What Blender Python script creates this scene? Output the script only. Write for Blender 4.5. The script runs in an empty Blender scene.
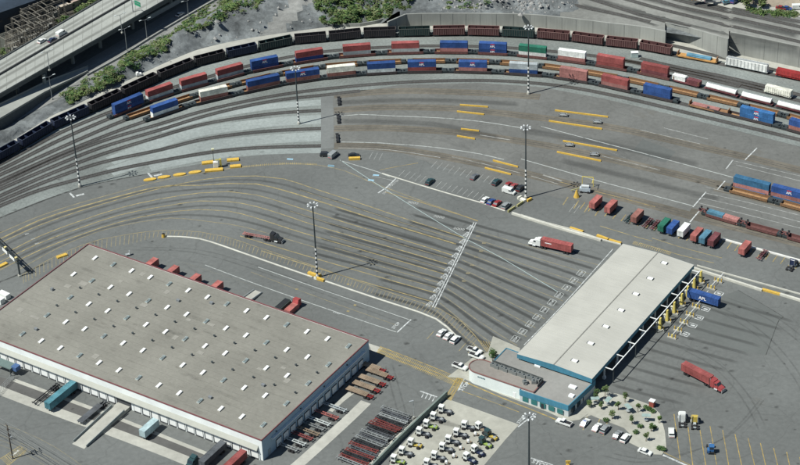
import bpy, math, random
from mathutils import Vector, Matrix
R = math.radians
random.seed(7)
S = bpy.context.scene
COL = S.collection
# ---------------------------------------------------------------- camera, sky, sun, exposure
FPX, PITCH, ROLL, CAMH = 2054.3, 0.56935, -0.040585, 422.94
_c, _s = math.cos(PITCH), math.sin(PITCH)
F_ = Vector((0, _c, -_s)); Rx = Vector((1, 0, 0)); Ux = Vector((0, _s, _c))
R_ = Rx * math.cos(ROLL) + Ux * math.sin(ROLL)
U_ = -Rx * math.sin(ROLL) + Ux * math.cos(ROLL)
C_ = Vector((0, 0, CAMH))
cam = bpy.data.cameras.new('camera'); camo = bpy.data.objects.new('camera', cam); COL.objects.link(camo)
cam.sensor_width = 36; cam.lens = 36 * FPX / 800; cam.clip_start = 5; cam.clip_end = 6000
m = Matrix((R_, U_, -F_)).transposed().to_4x4(); m.translation = C_
camo.matrix_world = m
S.camera = camo
SUN_EL, SUN_DIR = R(55), R(23)          # light travels towards +23 degrees from +X
w = bpy.data.worlds.new('World'); S.world = w; w.use_nodes = True
nt = w.node_tree; bg = nt.nodes['Background']
sky = nt.nodes.new('ShaderNodeTexSky'); sky.sky_type = 'NISHITA'; sky.sun_disc = False
sky.sun_elevation = SUN_EL; sky.sun_rotation = R(90) - (SUN_DIR + math.pi)
sky.air_density = 1.2; sky.dust_density = .15; sky.ozone_density = 2.5
nt.links.new(sky.outputs[0], bg.inputs[0]); bg.inputs[1].default_value = 0.05
sl = bpy.data.lights.new('sun', 'SUN'); sl.energy = 5.0; sl.angle = R(.5); sl.color = (1, .985, .92)
so = bpy.data.objects.new('sun', sl); COL.objects.link(so)
sd = Vector((math.cos(SUN_DIR) * math.cos(SUN_EL), math.sin(SUN_DIR) * math.cos(SUN_EL), -math.sin(SUN_EL)))
so.rotation_euler = sd.to_track_quat('-Z', 'Y').to_euler(); so.location = (0, 600, 400)
S.view_settings.view_transform = 'Standard'; S.view_settings.look = 'None'
S.view_settings.gamma = 1; S.view_settings.exposure = 0.22; S.view_settings.use_curve_mapping = False

def V(u, v, z=0.0):
    """surveyed map: a point of the 800x465 photograph, at height z, as a point of the place"""
    d = F_ * FPX + R_ * (u - 400) - U_ * (v - 232.5)
    t = (z - CAMH) / d.z
    p = C_ + d * t
    return Vector((p.x, p.y, z))
def hd(a, b):
    return math.atan2(b.y - a.y, b.x - a.x)
WX = R(-33.7)        # long axis of the warehouse, the lanes' cross direction is WX+90
# ---------------------------------------------------------------- materials
MATS = {}
def mat(name, col, rough=.8, metal=0., n=.12, ns=.6, n2=0., ns2=.05, bump=0., attr=None, spec=.3, world=False, vary=0., crack=False, stretch=None, worldmap=None):
    """base colour varied by two noises (fine n at scale ns, broad n2 at scale ns2)"""
    if name in MATS: return MATS[name]
    m = bpy.data.materials.new(name); m.use_nodes = True; t = m.node_tree; N = t.nodes; L = t.links
    b = N['Principled BSDF']; b.inputs['Roughness'].default_value = rough; b.inputs['Metallic'].default_value = metal
    b.inputs['Specular IOR Level'].default_value = spec
    if world:
        g = N.new('ShaderNodeNewGeometry'); src = g.outputs['Position']
    else:
        g = N.new('ShaderNodeTexCoord'); src = g.outputs['Object']
    if stretch:
        mp = N.new('ShaderNodeMapping'); mp.inputs['Rotation'].default_value = (0, 0, stretch[0]); mp.inputs['Scale'].default_value = stretch[1]
        L.new(src, mp.inputs[0]); src2 = mp.outputs[0]
    else: src2 = src
    a = N.new('ShaderNodeTexNoise'); a.inputs['Scale'].default_value = ns; a.inputs['Detail'].default_value = 6; a.inputs['Roughness'].default_value = .7
    L.new(src2, a.inputs['Vector'])
    r = N.new('ShaderNodeMapRange'); r.inputs['From Min'].default_value = .3; r.inputs['From Max'].default_value = .7
    r.inputs['To Min'].default_value = 1 - n; r.inputs['To Max'].default_value = 1 + n
    L.new(a.outputs[0], r.inputs[0])
    fac = r.outputs[0]
    if n2:
        a2 = N.new('ShaderNodeTexNoise'); a2.inputs['Scale'].default_value = ns2; a2.inputs['Detail'].default_value = 5; a2.inputs['Roughness'].default_value = .55
        L.new(src, a2.inputs['Vector'])
        r2 = N.new('ShaderNodeMapRange'); r2.inputs['From Min'].default_value = .35; r2.inputs['From Max'].default_value = .65
        r2.inputs['To Min'].default_value = 1 - n2; r2.inputs['To Max'].default_value = 1 + n2
        L.new(a2.outputs[0], r2.inputs[0])
        mm = N.new('ShaderNodeMath'); mm.operation = 'MULTIPLY'; L.new(fac, mm.inputs[0]); L.new(r2.outputs[0], mm.inputs[1]); fac = mm.outputs[0]
    if vary:
        oi = N.new('ShaderNodeObjectInfo'); r3 = N.new('ShaderNodeMapRange'); r3.inputs['To Min'].default_value = 1 - vary; r3.inputs['To Max'].default_value = 1 + vary; L.new(oi.outputs['Random'], r3.inputs[0])
        m3 = N.new('ShaderNodeMath'); m3.operation = 'MULTIPLY'; L.new(fac, m3.inputs[0]); L.new(r3.outputs[0], m3.inputs[1]); fac = m3.outputs[0]
    if crack:      # sealed joints and cracks, broken up by noise
        wn = N.new('ShaderNodeTexNoise'); wn.inputs['Scale'].default_value = .09; wn.inputs['Detail'].default_value = 4; L.new(src, wn.inputs['Vector'])
        ad = N.new('ShaderNodeVectorMath'); ad.operation = 'MULTIPLY_ADD'; L.new(wn.outputs['Color'], ad.inputs[0]); ad.inputs[1].default_value = (9, 9, 0); L.new(src, ad.inputs[2])
        vo = N.new('ShaderNodeTexVoronoi'); vo.feature = 'DISTANCE_TO_EDGE'; vo.inputs['Scale'].default_value = .055; L.new(ad.outputs[0], vo.inputs['Vector'])
        rr = N.new('ShaderNodeMapRange'); rr.inputs['From Min'].default_value = .006; rr.inputs['From Max'].default_value = .014; rr.inputs['To Min'].default_value = .90; rr.inputs['To Max'].default_value = 1.; L.new(vo.outputs['Distance'], rr.inputs[0])
        sp_ = N.new('ShaderNodeTexNoise'); sp_.inputs['Scale'].default_value = .9; sp_.inputs['Detail'].default_value = 2; L.new(src, sp_.inputs['Vector'])
        r5 = N.new('ShaderNodeMapRange'); r5.inputs['From Min'].default_value = .70; r5.inputs['From Max'].default_value = .76; r5.inputs['To Min'].default_value = 1.; r5.inputs['To Max'].default_value = .72; L.new(sp_.outputs[0], r5.inputs[0])
        m4 = N.new('ShaderNodeMath'); m4.operation = 'MULTIPLY'; L.new(rr.outputs[0], m4.inputs[0]); L.new(r5.outputs[0], m4.inputs[1])
        m5 = N.new('ShaderNodeMath'); m5.operation = 'MULTIPLY'; L.new(fac, m5.inputs[0]); L.new(m4.outputs[0], m5.inputs[1]); fac = m5.outputs[0]
    mx = N.new('ShaderNodeVectorMath'); mx.operation = 'SCALE'
    if attr:
        at = N.new('ShaderNodeAttribute'); at.attribute_name = attr; L.new(at.outputs['Color'], mx.inputs[0])
    else:
        mx.inputs[0].default_value = col
    L.new(fac, mx.inputs['Scale']); L.new(mx.outputs[0], b.inputs['Base Color'])
    if bump:
        bp = N.new('ShaderNodeBump'); bp.inputs['Strength'].default_value = bump; bp.inputs['Distance'].default_value = .3
        L.new(a.outputs[0], bp.inputs['Height']); L.new(bp.outputs[0], b.inputs['Normal'])
    MATS[name] = m
    return m
def alpha_mat(name, col, amax, ns=.12, lo=.35, hi=.65, streak=None, edge=1.0):
    """worn paint or a stain: the surface below shows through by noise and fades at the strip's long edges"""
    if name in MATS: return MATS[name]
    m = bpy.data.materials.new(name); m.use_nodes = True; t = m.node_tree; N = t.nodes; L = t.links
    b = N['Principled BSDF']; b.inputs['Roughness'].default_value = .85; b.inputs['Base Color'].default_value = (*col, 1); b.inputs['Specular IOR Level'].default_value = .2
    g = N.new('ShaderNodeNewGeometry'); mp = N.new('ShaderNodeMapping'); L.new(g.outputs['Position'], mp.inputs[0])
    if streak: mp.inputs['Rotation'].default_value = (0, 0, -streak[0]); mp.inputs['Scale'].default_value = (streak[1], 1, 1)
    if streak: mp.vector_type = 'TEXTURE'; mp.inputs['Rotation'].default_value = (0, 0, streak[0]); mp.inputs['Scale'].default_value = (1 / streak[1], 1, 1)
    a = N.new('ShaderNodeTexNoise'); a.inputs['Scale'].default_value = ns; a.inputs['Detail'].default_value = 5; a.inputs['Roughness'].default_value = .65
    L.new(mp.outputs[0], a.inputs['Vector'])
    r = N.new('ShaderNodeMapRange'); r.inputs['From Min'].default_value = lo; r.inputs['From Max'].default_value = hi; r.inputs['To Min'].default_value = 0; r.inputs['To Max'].default_value = amax
    L.new(a.outputs[0], r.inputs[0]); fac = r.outputs[0]
    if edge:
        at = N.new('ShaderNodeAttribute'); at.attribute_name = 'across'
        k = N.new('ShaderNodeMath'); k.operation = 'MULTIPLY'; L.new(fac, k.inputs[0]); L.new(at.outputs['Fac'], k.inputs[1]); fac = k.outputs[0]
    tr = N.new('ShaderNodeBsdfTransparent'); mx = N.new('ShaderNodeMixShader')
    L.new(fac, mx.inputs[0]); L.new(tr.outputs[0], mx.inputs[1]); L.new(b.outputs[0], mx.inputs[2])
    L.new(mx.outputs[0], N['Material Output'].inputs[0])
    MATS[name] = m
    return m
asphalt = mat('asphalt', (.131, .139, .134), .9, n=.13, ns=.55, n2=.12, ns2=.018, world=True, spec=.15, crack=True)
yard_asphalt = mat('yard asphalt', (.138, .142, .134), .9, n=.14, ns=.5, n2=.14, ns2=.03, world=True, spec=.15, crack=True)
new_asphalt = mat('newer asphalt', (.117, .126, .121), .9, n=.07, ns=.6, n2=.08, ns2=.03, world=True, spec=.15)
brown_asphalt = mat('brown asphalt', (.135, .125, .103), .9, n=.16, ns=.4, n2=.2, ns2=.05, world=True, spec=.15)
ballast = mat('ballast', (.185, .205, .195), .95, n=.26, ns=.9, n2=.2, ns2=.03, world=True, spec=.1)
pale_ballast = mat('pale ballast', (.255, .285, .275), .95, n=.18, ns=.7, n2=.12, ns2=.035, world=True, spec=.1)
trackbed = mat('track bed', (.08, .082, .08), .95, n=.4, ns=1.2, n2=.15, ns2=.06, world=True, spec=.1)
rail_steel = mat('rail steel', (.16, .14, .12), .5, .6, n=.2)
concrete = mat('concrete', (.37, .37, .33), .9, n=.10, ns=.4, n2=.12, ns2=.05, world=True, spec=.15)
deck_concrete = mat('deck concrete', (.31, .325, .30), .9, n=.08, ns=.5, n2=.10, ns2=.04, world=True, spec=.15)
wall_concrete = mat('wall concrete', (.27, .28, .26), .9, n=.10, ns=.5, n2=.14, ns2=.06, world=True, spec=.15, stretch=(0, (2.2, 2.2, .12)))
apron = mat('apron concrete', (.34, .34, .295), .9, n=.08, ns=.4, n2=.16, ns2=.05, world=True, spec=.15)
white_paint = mat('white paint', (.72, .74, .72), .6, n=.06)
line_white = alpha_mat('worn white line', (.58, .61, .60), .95, ns=.9, lo=.25, hi=.6, edge=0)
line_white2 = alpha_mat('faded white line', (.5, .52, .5), .62, ns=.5, lo=.2, hi=.6, edge=0)
line_yellow = alpha_mat('worn yellow line', (.40, .33, .16), .85, ns=.35, lo=.2, hi=.6, edge=0)
line_yellow2 = alpha_mat('bright yellow line', (.50, .37, .12), .8, ns=.5, lo=.22, hi=.65, edge=0)
line_mid = alpha_mat('old white line', (.44, .47, .45), .85, ns=.5, lo=.2, hi=.5, edge=0)
line_faint = alpha_mat('faint yellow line', (.34, .30, .19), .75, ns=.35, lo=.2, hi=.65, edge=0)
tyre_stain = alpha_mat('tyre stain', (.056, .059, .057), .52, ns=.3, lo=.05, hi=.55, streak=(R(-18), .1))
faint_stain = alpha_mat('faint tyre stain', (.072, .075, .073), .36, ns=.3, lo=.12, hi=.6, streak=(R(-18), .12))
oil_stain = alpha_mat('oil stain', (.03, .03, .03), .75, ns=.35, lo=.3, hi=.7)
pale_stain = alpha_mat('pale dust', (.22, .21, .18), .5, ns=.2, lo=.35, hi=.75)
yellow = mat('yellow paint', (.56, .37, .07), .7, n=.22, ns=1.2, world=True)
dark = mat('dark rubber', (.025, .025, .027), .8, n=.1)
black_metal = mat('black metal', (.035, .037, .04), .55, .3, n=.15)
grey_metal = mat('grey metal', (.28, .3, .31), .5, .4, n=.12)
steel_dark = mat('dark steel', (.07, .085, .09), .5, .4, n=.12)
glass = mat('dark glass', (.02, .03, .04), .12, .0, n=.05, spec=.8)
galv = mat('galvanised', (.5, .53, .53), .45, .5, n=.08)
# ---------------------------------------------------------------- mesh builder
class MB:
    rel = False      # True: heights of strips are above their own points
    def __init__(s): s.v = []; s.f = []; s.m = []; s.across = {}
    def face(s, pts, m=0):
        i = len(s.v); s.v += [tuple(p) for p in pts]; s.f.append(tuple(range(i, i + len(pts)))); s.m.append(m); return s
    def box(s, c, d, rz=0, m=0, top=None, ry=0):
        """centre, full size; top = (sx, sy) scale of the upper face"""
        hx, hy, hz = d[0] / 2, d[1] / 2, d[2] / 2; tx, ty = top or (1, 1)
        P = [(-hx, -hy, -hz), (hx, -hy, -hz), (hx, hy, -hz), (-hx, hy, -hz), (-hx * tx, -hy * ty, hz), (hx * tx, -hy * ty, hz), (hx * tx, hy * ty, hz), (-hx * tx, hy * ty, hz)]
        ca, sa = math.cos(rz), math.sin(rz); cb, sb = math.cos(ry), math.sin(ry)
        i = len(s.v)
        for x, y, z in P:
            if ry: x, z = x * cb + z * sb, -x * sb + z * cb
            s.v.append((c[0] + x * ca - y * sa, c[1] + x * sa + y * ca, c[2] + z))
        for q in ((0, 3, 2, 1), (4, 5, 6, 7), (0, 1, 5, 4), (1, 2, 6, 5), (2, 3, 7, 6), (3, 0, 4, 7)):
            s.f.append(tuple(i + k for k in q)); s.m.append(m)
        return s
    def prism(s, poly, z0, z1, m=0, mtop=None):
        """vertical prism of a ground polygon (list of (x, y))"""
        i = len(s.v); n = len(poly)
        if sum(poly[k][0] * poly[(k + 1) % n][1] - poly[(k + 1) % n][0] * poly[k][1] for k in range(n)) < 0: poly = poly[::-1]
        s.v += [(p[0], p[1], z0) for p in poly] + [(p[0], p[1], z1) for p in poly]
        s.f.append(tuple(i + n + k for k in range(n))); s.m.append(m if mtop is None else mtop)
        s.f.append(tuple(i + n - 1 - k for k in range(n))); s.m.append(m)
        for k in range(n):
            j = (k + 1) % n; s.f.append((i + k, i + j, i + n + j, i + n + k)); s.m.append(m)
        return s
    def profile(s, pts, y0, y1, m=0):
        """prism of a side profile (x, z) between y0 and y1"""
        i = len(s.v); n = len(pts)
        if sum(pts[k][0] * pts[(k + 1) % n][1] - pts[(k + 1) % n][0] * pts[k][1] for k in range(n)) < 0: pts = pts[::-1]
        s.v += [(p[0], y0, p[1]) for p in pts] + [(p[0], y1, p[1]) for p in pts]
        s.f.append(tuple(i + k for k in range(n))); s.m.append(m)
        s.f.append(tuple(i + n + n - 1 - k for k in range(n))); s.m.append(m)
        for k in range(n):
            j = (k + 1) % n; s.f.append((i + j, i + k, i + n + k, i + n + j)); s.m.append(m)
        return s
    def tube(s, a, b, r0, r1=None, n=8, m=0, caps=True):
        a = Vector(a); b = Vector(b); r1 = r0 if r1 is None else r1
        d = (b - a).normalized(); u = d.orthogonal().normalized(); w = d.cross(u)
        i = len(s.v)
        for p, r in ((a, r0), (b, r1)):
            for k in range(n):
                t = 2 * math.pi * k / n; s.v.append(tuple(p + u * (r * math.cos(t)) + w * (r * math.sin(t))))
        for k in range(n):
            j = (k + 1) % n; s.f.append((i + k, i + j, i + n + j, i + n + k)); s.m.append(m)
        if caps:
            s.f.append(tuple(i + n - 1 - k for k in range(n))); s.m.append(m)
            s.f.append(tuple(i + n + k for k in range(n))); s.m.append(m)
        return s
    def bar(s, a, b, wd, ht, m=0):
        a = Vector(a); b = Vector(b); d = (b - a); L = d.length; d.normalize()
        up = Vector((0, 0, 1)) if abs(d.z) < .95 else Vector((1, 0, 0))
        sd_ = d.cross(up).normalized() * wd / 2; u = sd_.cross(d).normalized() * ht / 2
        i = len(s.v)
        for p in (a, b):
            for q in (-sd_ - u, sd_ - u, sd_ + u, -sd_ + u): s.v.append(tuple(p + q))
        for q in ((0, 1, 2, 3), (7, 6, 5, 4), (0, 4, 5, 1), (1, 5, 6, 2), (2, 6, 7, 3), (3, 7, 4, 0)):
            s.f.append(tuple(i + k for k in q)); s.m.append(m)
        return s
    def strip(s, pts, wd, z, m=0, fade=False):
        """flat band of width wd (number or list) along world points"""
        n = len(pts); L = []
        for k in range(n):
            a = pts[max(0, k - 1)]; b = pts[min(n - 1, k + 1)]
            d = Vector((b.x - a.x, b.y - a.y, 0)).normalized(); nn = Vector((-d.y, d.x, 0)); wk = wd[k] if isinstance(wd, (list, tuple)) else wd
            if fade:
                L.append([(pts[k] + nn * wk * .5, 0.), (pts[k] + nn * wk * .17, 1.), (pts[k] - nn * wk * .17, 1.), (pts[k] - nn * wk * .5, 0.)])
            else: L.append([(pts[k] + nn * wk * .5, 1.), (pts[k] - nn * wk * .5, 1.)])
        i = len(s.v); c = len(L[0])
        for k, row in enumerate(L):
            for p, e in row:
                s.across[len(s.v)] = e * ((0. if k in (0, n - 1) else 1.) if fade else 1.); zz = z if not s.rel else p.z + z
                s.v.append((p.x, p.y, zz))
        for k in range(n - 1):
            for j in range(c - 1):
                a = i + k * c + j; s.f.append((a, a + 1, a + c + 1, a + c)); s.m.append(m)
        return s
    def to(s, name, mats, parent=None, loc=(0, 0, 0), rz=0, smooth=False):
        me = bpy.data.meshes.new(name)
        me.from_pydata(s.v, [], s.f)
        if not isinstance(mats, (list, tuple)): mats = [mats]
        for x in mats: me.materials.append(x)
        if len(mats) > 1: me.polygons.foreach_set('material_index', s.m)
        if s.across:
            at = me.attributes.new('across', 'FLOAT', 'POINT')
            at.data.foreach_set('value', [s.across.get(k, 1.) for k in range(len(s.v))])
        if smooth: me.polygons.foreach_set('use_smooth', [True] * len(s.f))
        me.update()
        o = bpy.data.objects.new(name, me); COL.objects.link(o)
        if parent: o.parent = parent
        o.location = loc; o.rotation_euler = (0, 0, rz)
        return o
def tag(o, label=None, cat=None, group=None, kind=None):
    if label: o['label'] = label
    if cat: o['category'] = cat
    if group: o['group'] = group
    if kind: o['kind'] = kind
    return o
def struct(o): o['kind'] = 'structure'; return o
def root(name, loc=(0, 0, 0), rz=0, label=None, cat=None, group=None):
    o = bpy.data.objects.new(name, None); o.empty_display_size = .5; COL.objects.link(o); o.location = loc; o.rotation_euler = (0, 0, rz)
    return tag(o, label, cat, group)
def copy_tree(o, parent=None):
    c = o.copy(); COL.objects.link(c); c.parent = parent
    for ch in list(o.children): copy_tree(ch, c)
    return c
PROTO = {}
def place(key, build, loc, rz, label, cat, group=None):
    """first call builds the thing; later calls copy it with all its parts"""
    if key not in PROTO:
        o = build(); PROTO[key] = o
    else: o = copy_tree(PROTO[key])
    o.location = loc; o.rotation_euler = (0, 0, rz); tag(o, label, cat, group)
    if not group and 'group' in o: del o['group']
    return o
def lettering(name, text, size, mt, parent=None, loc=(0, 0, 0), rot=(0, 0, 0), depth=.01, center=True):
    cu = bpy.data.curves.new(name, 'FONT'); cu.body = text; cu.size = size; cu.extrude = depth; cu.resolution_u = 2; cu.offset = size * .02
    if center: cu.align_x = 'CENTER'; cu.align_y = 'CENTER'
    tmp = bpy.data.objects.new('tmp', cu); COL.objects.link(tmp)
    bpy.context.view_layer.update()
    me = bpy.data.meshes.new_from_object(tmp.evaluated_get(bpy.context.evaluated_depsgraph_get()))
    bpy.data.objects.remove(tmp); bpy.data.curves.remove(cu)
    me.materials.clear(); me.materials.append(mt); me.name = name
    o = bpy.data.objects.new(name, me); COL.objects.link(o)
    if parent: o.parent = parent
    o.location = loc; o.rotation_euler = rot
    return o
def curve(px, z=0., step=4.):
    """smooth world polyline through photo points"""
    P = [V(*p[:2], p[2] if len(p) > 2 else z) for p in px]; out = []
    n = len(P)
    for i in range(n - 1):
        a = P[max(0, i - 1)]; b = P[i]; c = P[i + 1]; d = P[min(n - 1, i + 2)]
        k = max(1, int((c - b).length / step))
        for j in range(k):
            t = j / k; t2 = t * t; t3 = t2 * t
            out.append(.5 * ((2 * b) + (c - a) * t + (2 * a - 5 * b + 4 * c - d) * t2 + (3 * b - a - 3 * c + d) * t3))
    out.append(P[-1]); return out
def proj(p):
    d = p - C_; w_ = d.dot(F_); return (400 + FPX * d.dot(R_) / w_, 232.5 - FPX * d.dot(U_) / w_)
class Track:
    def __init__(s, px, z=0.):
        s.p = curve(px, z, 3.); s.u = [proj(q)[0] for q in s.p]
    def at(s, u):
        for k in range(len(s.u) - 1):
            if s.u[k] <= u <= s.u[k + 1] or k == len(s.u) - 2:
                t = (u - s.u[k]) / (s.u[k + 1] - s.u[k]); return s.p[k].lerp(s.p[k + 1], t)
    def span(s, u0, u1):
        a = s.at(u0); b = s.at(u1); return (a + b) / 2, hd(a, b), (b - a).length
def px_poly(pts, z=0.): return [V(a, b, z) for a, b in pts]
def sheet(name, pts, z, mt, label=None):
    mb = MB(); mb.face([(p.x, p.y, z) for p in px_poly(pts, z)]); o = mb.to(name, mt); o['kind'] = 'structure'
    return o
# ================================================================ GROUND
mb = MB(); mb.face([(-1500, -200, 0), (1500, -200, 0), (1500, 2600, 0), (-1500, 2600, 0)]); mb.to('ground', asphalt)['kind'] = 'structure'
H_ = [(-60, 190), (0, 160.5), (27, 144.5), (58, 126.5), (94, 111), (130, 94), (160, 80), (196, 66), (228, 58), (260, 51), (296, 43.5), (328, 41), (364, 37.5), (398, 36.3), (432, 35.5), (468, 35), (502, 36), (538, 38), (572, 41), (606, 45.5), (638, 49), (674, 55.5), (720, 64), (771, 74.5), (800, 80), (860, 95)]
A_ = [(-60, 196), (0, 170), (60, 140), (118, 115), (160, 98), (200, 86.5), (244, 74), (300, 63), (343, 57), (392, 54), (440, 53), (490, 54), (530, 57), (586, 64), (625, 70.5), (669, 79.5), (736, 97), (800, 113), (860, 129)]
B_ = [(-60, 208), (0, 181), (60, 154), (118, 131), (151, 119.5), (200, 103), (228, 97), (280, 85.5), (319, 79.5), (357, 75.5), (397, 73), (437, 72), (486, 73), (538, 75.5), (588, 83), (629, 92), (672, 101.5), (722, 113.5), (774, 126), (860, 150)]
M_ = [(-60, 202), (0, 175), (60, 148), (118, 123), (160, 108), (200, 95.5), (244, 84), (300, 71.5), (343, 66.5), (392, 63.5), (440, 62.5), (490, 63.5), (538, 67), (586, 73.5), (629, 81.5), (672, 91), (736, 105.5), (800, 121), (860, 138)]
TH, TA, TB, TM = Track(H_), Track(A_), Track(B_), Track(M_)
# yard surface between the rails and the gate
sheet('yard_pavement', [(333, 96), (400, 84), (480, 82), (540, 86), (600, 97), (640, 106), (720, 127), (800, 147), (860, 162), (860, 275), (800, 256), (723, 236), (640, 214), (520, 190), (440, 166), (400, 153), (333, 148)], .006, yard_asphalt)
# ballast of the rail yard
up = [(u, v - 7) for u, v in H_]
low = [(-60, 245), (0, 217), (40, 201), (80, 187), (160, 171), (240, 157), (322, 149), (322, 97), (400, 85), (480, 83), (540, 87), (600, 98), (640, 107), (720, 126.5), (800, 146.5), (860, 162)]
sheet('ballast_ground', up + low[::-1], .012, ballast)
# paler gravel between the fan tracks
for k, q in enumerate([[(110, 172), (160, 156), (200, 147), (240, 142), (280, 138.5), (321, 136.5)], [(110, 161), (160, 143), (200, 132), (240, 126), (280, 121.5), (321, 119.5)], [(150, 168), (200, 158), (240, 153), (280, 151), (321, 150)], [(160, 130), (200, 119), (240, 111), (280, 105.5), (321, 102.5)]]):
    MB().strip(curve(q), 7.5 if k < 2 else 5, .018).to('gravel_strip', pale_ballast)['kind'] = 'structure'
# concrete service road behind the hopper train
MB().strip(curve([(-60, 182), (0, 151), (50, 121), (90, 100), (130, 83), (165, 67), (200, 54), (260, 40), (330, 30.5), (400, 26.5), (470, 25.5), (540, 28), (600, 35), (660, 45), (740, 60), (800, 75), (860, 92)]), 8.5, .022).to('service_road', concrete)['kind'] = 'structure'
sheet('crossing_pavement', [(321, 96), (333, 94), (334, 148), (321, 149)], .026, mat('crossing concrete', (.155, .165, .16), .9, world=True, n=.1, n2=.1))
# ---------------------------------------------------------------- tracks
def track(pts, name='railway_track', z=0., bed=trackbed, width=2.9, rails=True, rel=False):
    mb = MB(); mb.rel = rel; mb.strip(pts, width, z + .034, 0)
    if rails:
        n = len(pts)
        for sgn in (-1, 1):
            L = []
            for k in range(n):
                a = pts[max(0, k - 1)]; b = pts[min(n - 1, k + 1)]; d = Vector((b.x - a.x, b.y - a.y, 0)).normalized()
                L.append(pts[k] + Vector((-d.y, d.x, 0)) * sgn * .72)
            mb.strip(L, .16, z + .17, 1)
            for k in range(n - 1):
                a, b = L[k], L[k + 1]
                for e in (-.08, .08):
                    d = Vector((b.x - a.x, b.y - a.y, 0)).normalized(); nn = Vector((-d.y, d.x, 0)) * e
                    q = [a + nn, b + nn]; za, zb = (z + q[0].z, z + q[1].z) if rel else (z, z); mb.face([(q[0].x, q[0].y, za + .03), (q[1].x, q[1].y, zb + .03), (q[1].x, q[1].y, zb + .17), (q[0].x, q[0].y, za + .17)], 1)
    o = mb.to(name, [bed, rail_steel]); o['kind'] = 'structure'; return o
for T in (TH, TA, TB, TM): track(T.p)
FAN = [
 [(-60, 233), (0, 206), (40, 190), (80, 179), (120, 169), (160, 161), (200, 154), (240, 149), (280, 147), (321, 146)],
 [(-60, 228), (0, 201), (50, 180), (100, 163), (160, 150), (200, 140), (240, 134), (280, 130.4), (321, 128.6)],
 [(-60, 223), (0, 196), (50, 174), (100, 155), (160, 136.5), (200, 125), (240, 118), (280, 113), (321, 110.6)],
 [(-60, 216), (0, 189.5), (50, 168), (100, 148), (160, 130), (200, 117.5), (240, 107.5), (280, 100), (321, 95.5), (360, 91)],
 [(-60, 212), (0, 185), (50, 162), (100, 142), (160, 124), (200, 112), (240, 102.5), (280, 95), (321, 89.5), (380, 84), (440, 81), (500, 81), (560, 86), (620, 97), (700, 116), (800, 140), (860, 156)],
 [(-60, 190), (0, 164.5), (60, 133), (118, 109), (160, 92), (200, 79.5), (244, 67), (300, 55), (343, 50), (392, 47), (440, 46), (490, 47), (530, 49.5), (586, 55), (625, 60.5), (669, 68.5), (720, 79), (764, 89)],
]
for q in FAN: track(curve(q, 0, 5.))
for q in [[(640, 58.5), (680, 68), (730, 78), (800, 95), (860, 111)], [(600, 56), (640, 64), (690, 75), (740, 87)]]: track(curve(q, 0, 5.))
# loading tracks sunk in the yard pavement: brown bands with rails flush
EMB = [[(334, 95.5), (400, 91), (480, 93), (540, 97)], [(334, 110.6), (380, 107.5), (440, 108), (480, 111), (550, 119), (620, 129), (700, 147), (750, 158), (860, 185)],
       [(334, 128.6), (380, 128), (440, 131), (480, 135.5), (560, 148), (640, 166), (720, 185), (860, 221)],
       [(334, 146), (380, 147), (440, 156), (500, 168), (560, 182), (590, 190), (640, 202), (700, 218), (860, 259)]]
for q in EMB:
    P = curve(q, 0, 5.); mb = MB(); mb.strip(P, 5.2, .012, 0); n = len(P)
    for sgn in (-1, 1):
        L = []
        for k in range(n):
            a = P[max(0, k - 1)]; b = P[min(n - 1, k + 1)]; d = Vector((b.x - a.x, b.y - a.y, 0)).normalized(); L.append(P[k] + Vector((-d.y, d.x, 0)) * sgn * .72)
        mb.strip(L, .3, .016, 1)
    o = mb.to('railway_track', [brown_asphalt, trackbed]); o['kind'] = 'structure'
# dark buffers where the fan tracks meet the crossing
for k, (u, v) in enumerate([(339, 99), (338.5, 117), (337.5, 136)]):
    p = V(u, v + 3); mb = MB(); mb.box((0, 0, .4), (1.1, 7, .8)); mb.box((0, 0, .9), (1.4, 1.0, .2)); mb.box((0, -2.8, .9), (1.4, .5, .2)); mb.box((0, 2.8, .9), (1.4, .5, .2))
    o = mb.to('rail_buffer', black_metal, None, p, R(3)); tag(o, ['dark steel track buffer nearest the back freight train', 'dark steel track buffer by the striped light mast shadow tip', 'dark steel track buffer nearest the truck lanes'][k], 'buffer', 'buffers at the end of the fan tracks')
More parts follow.
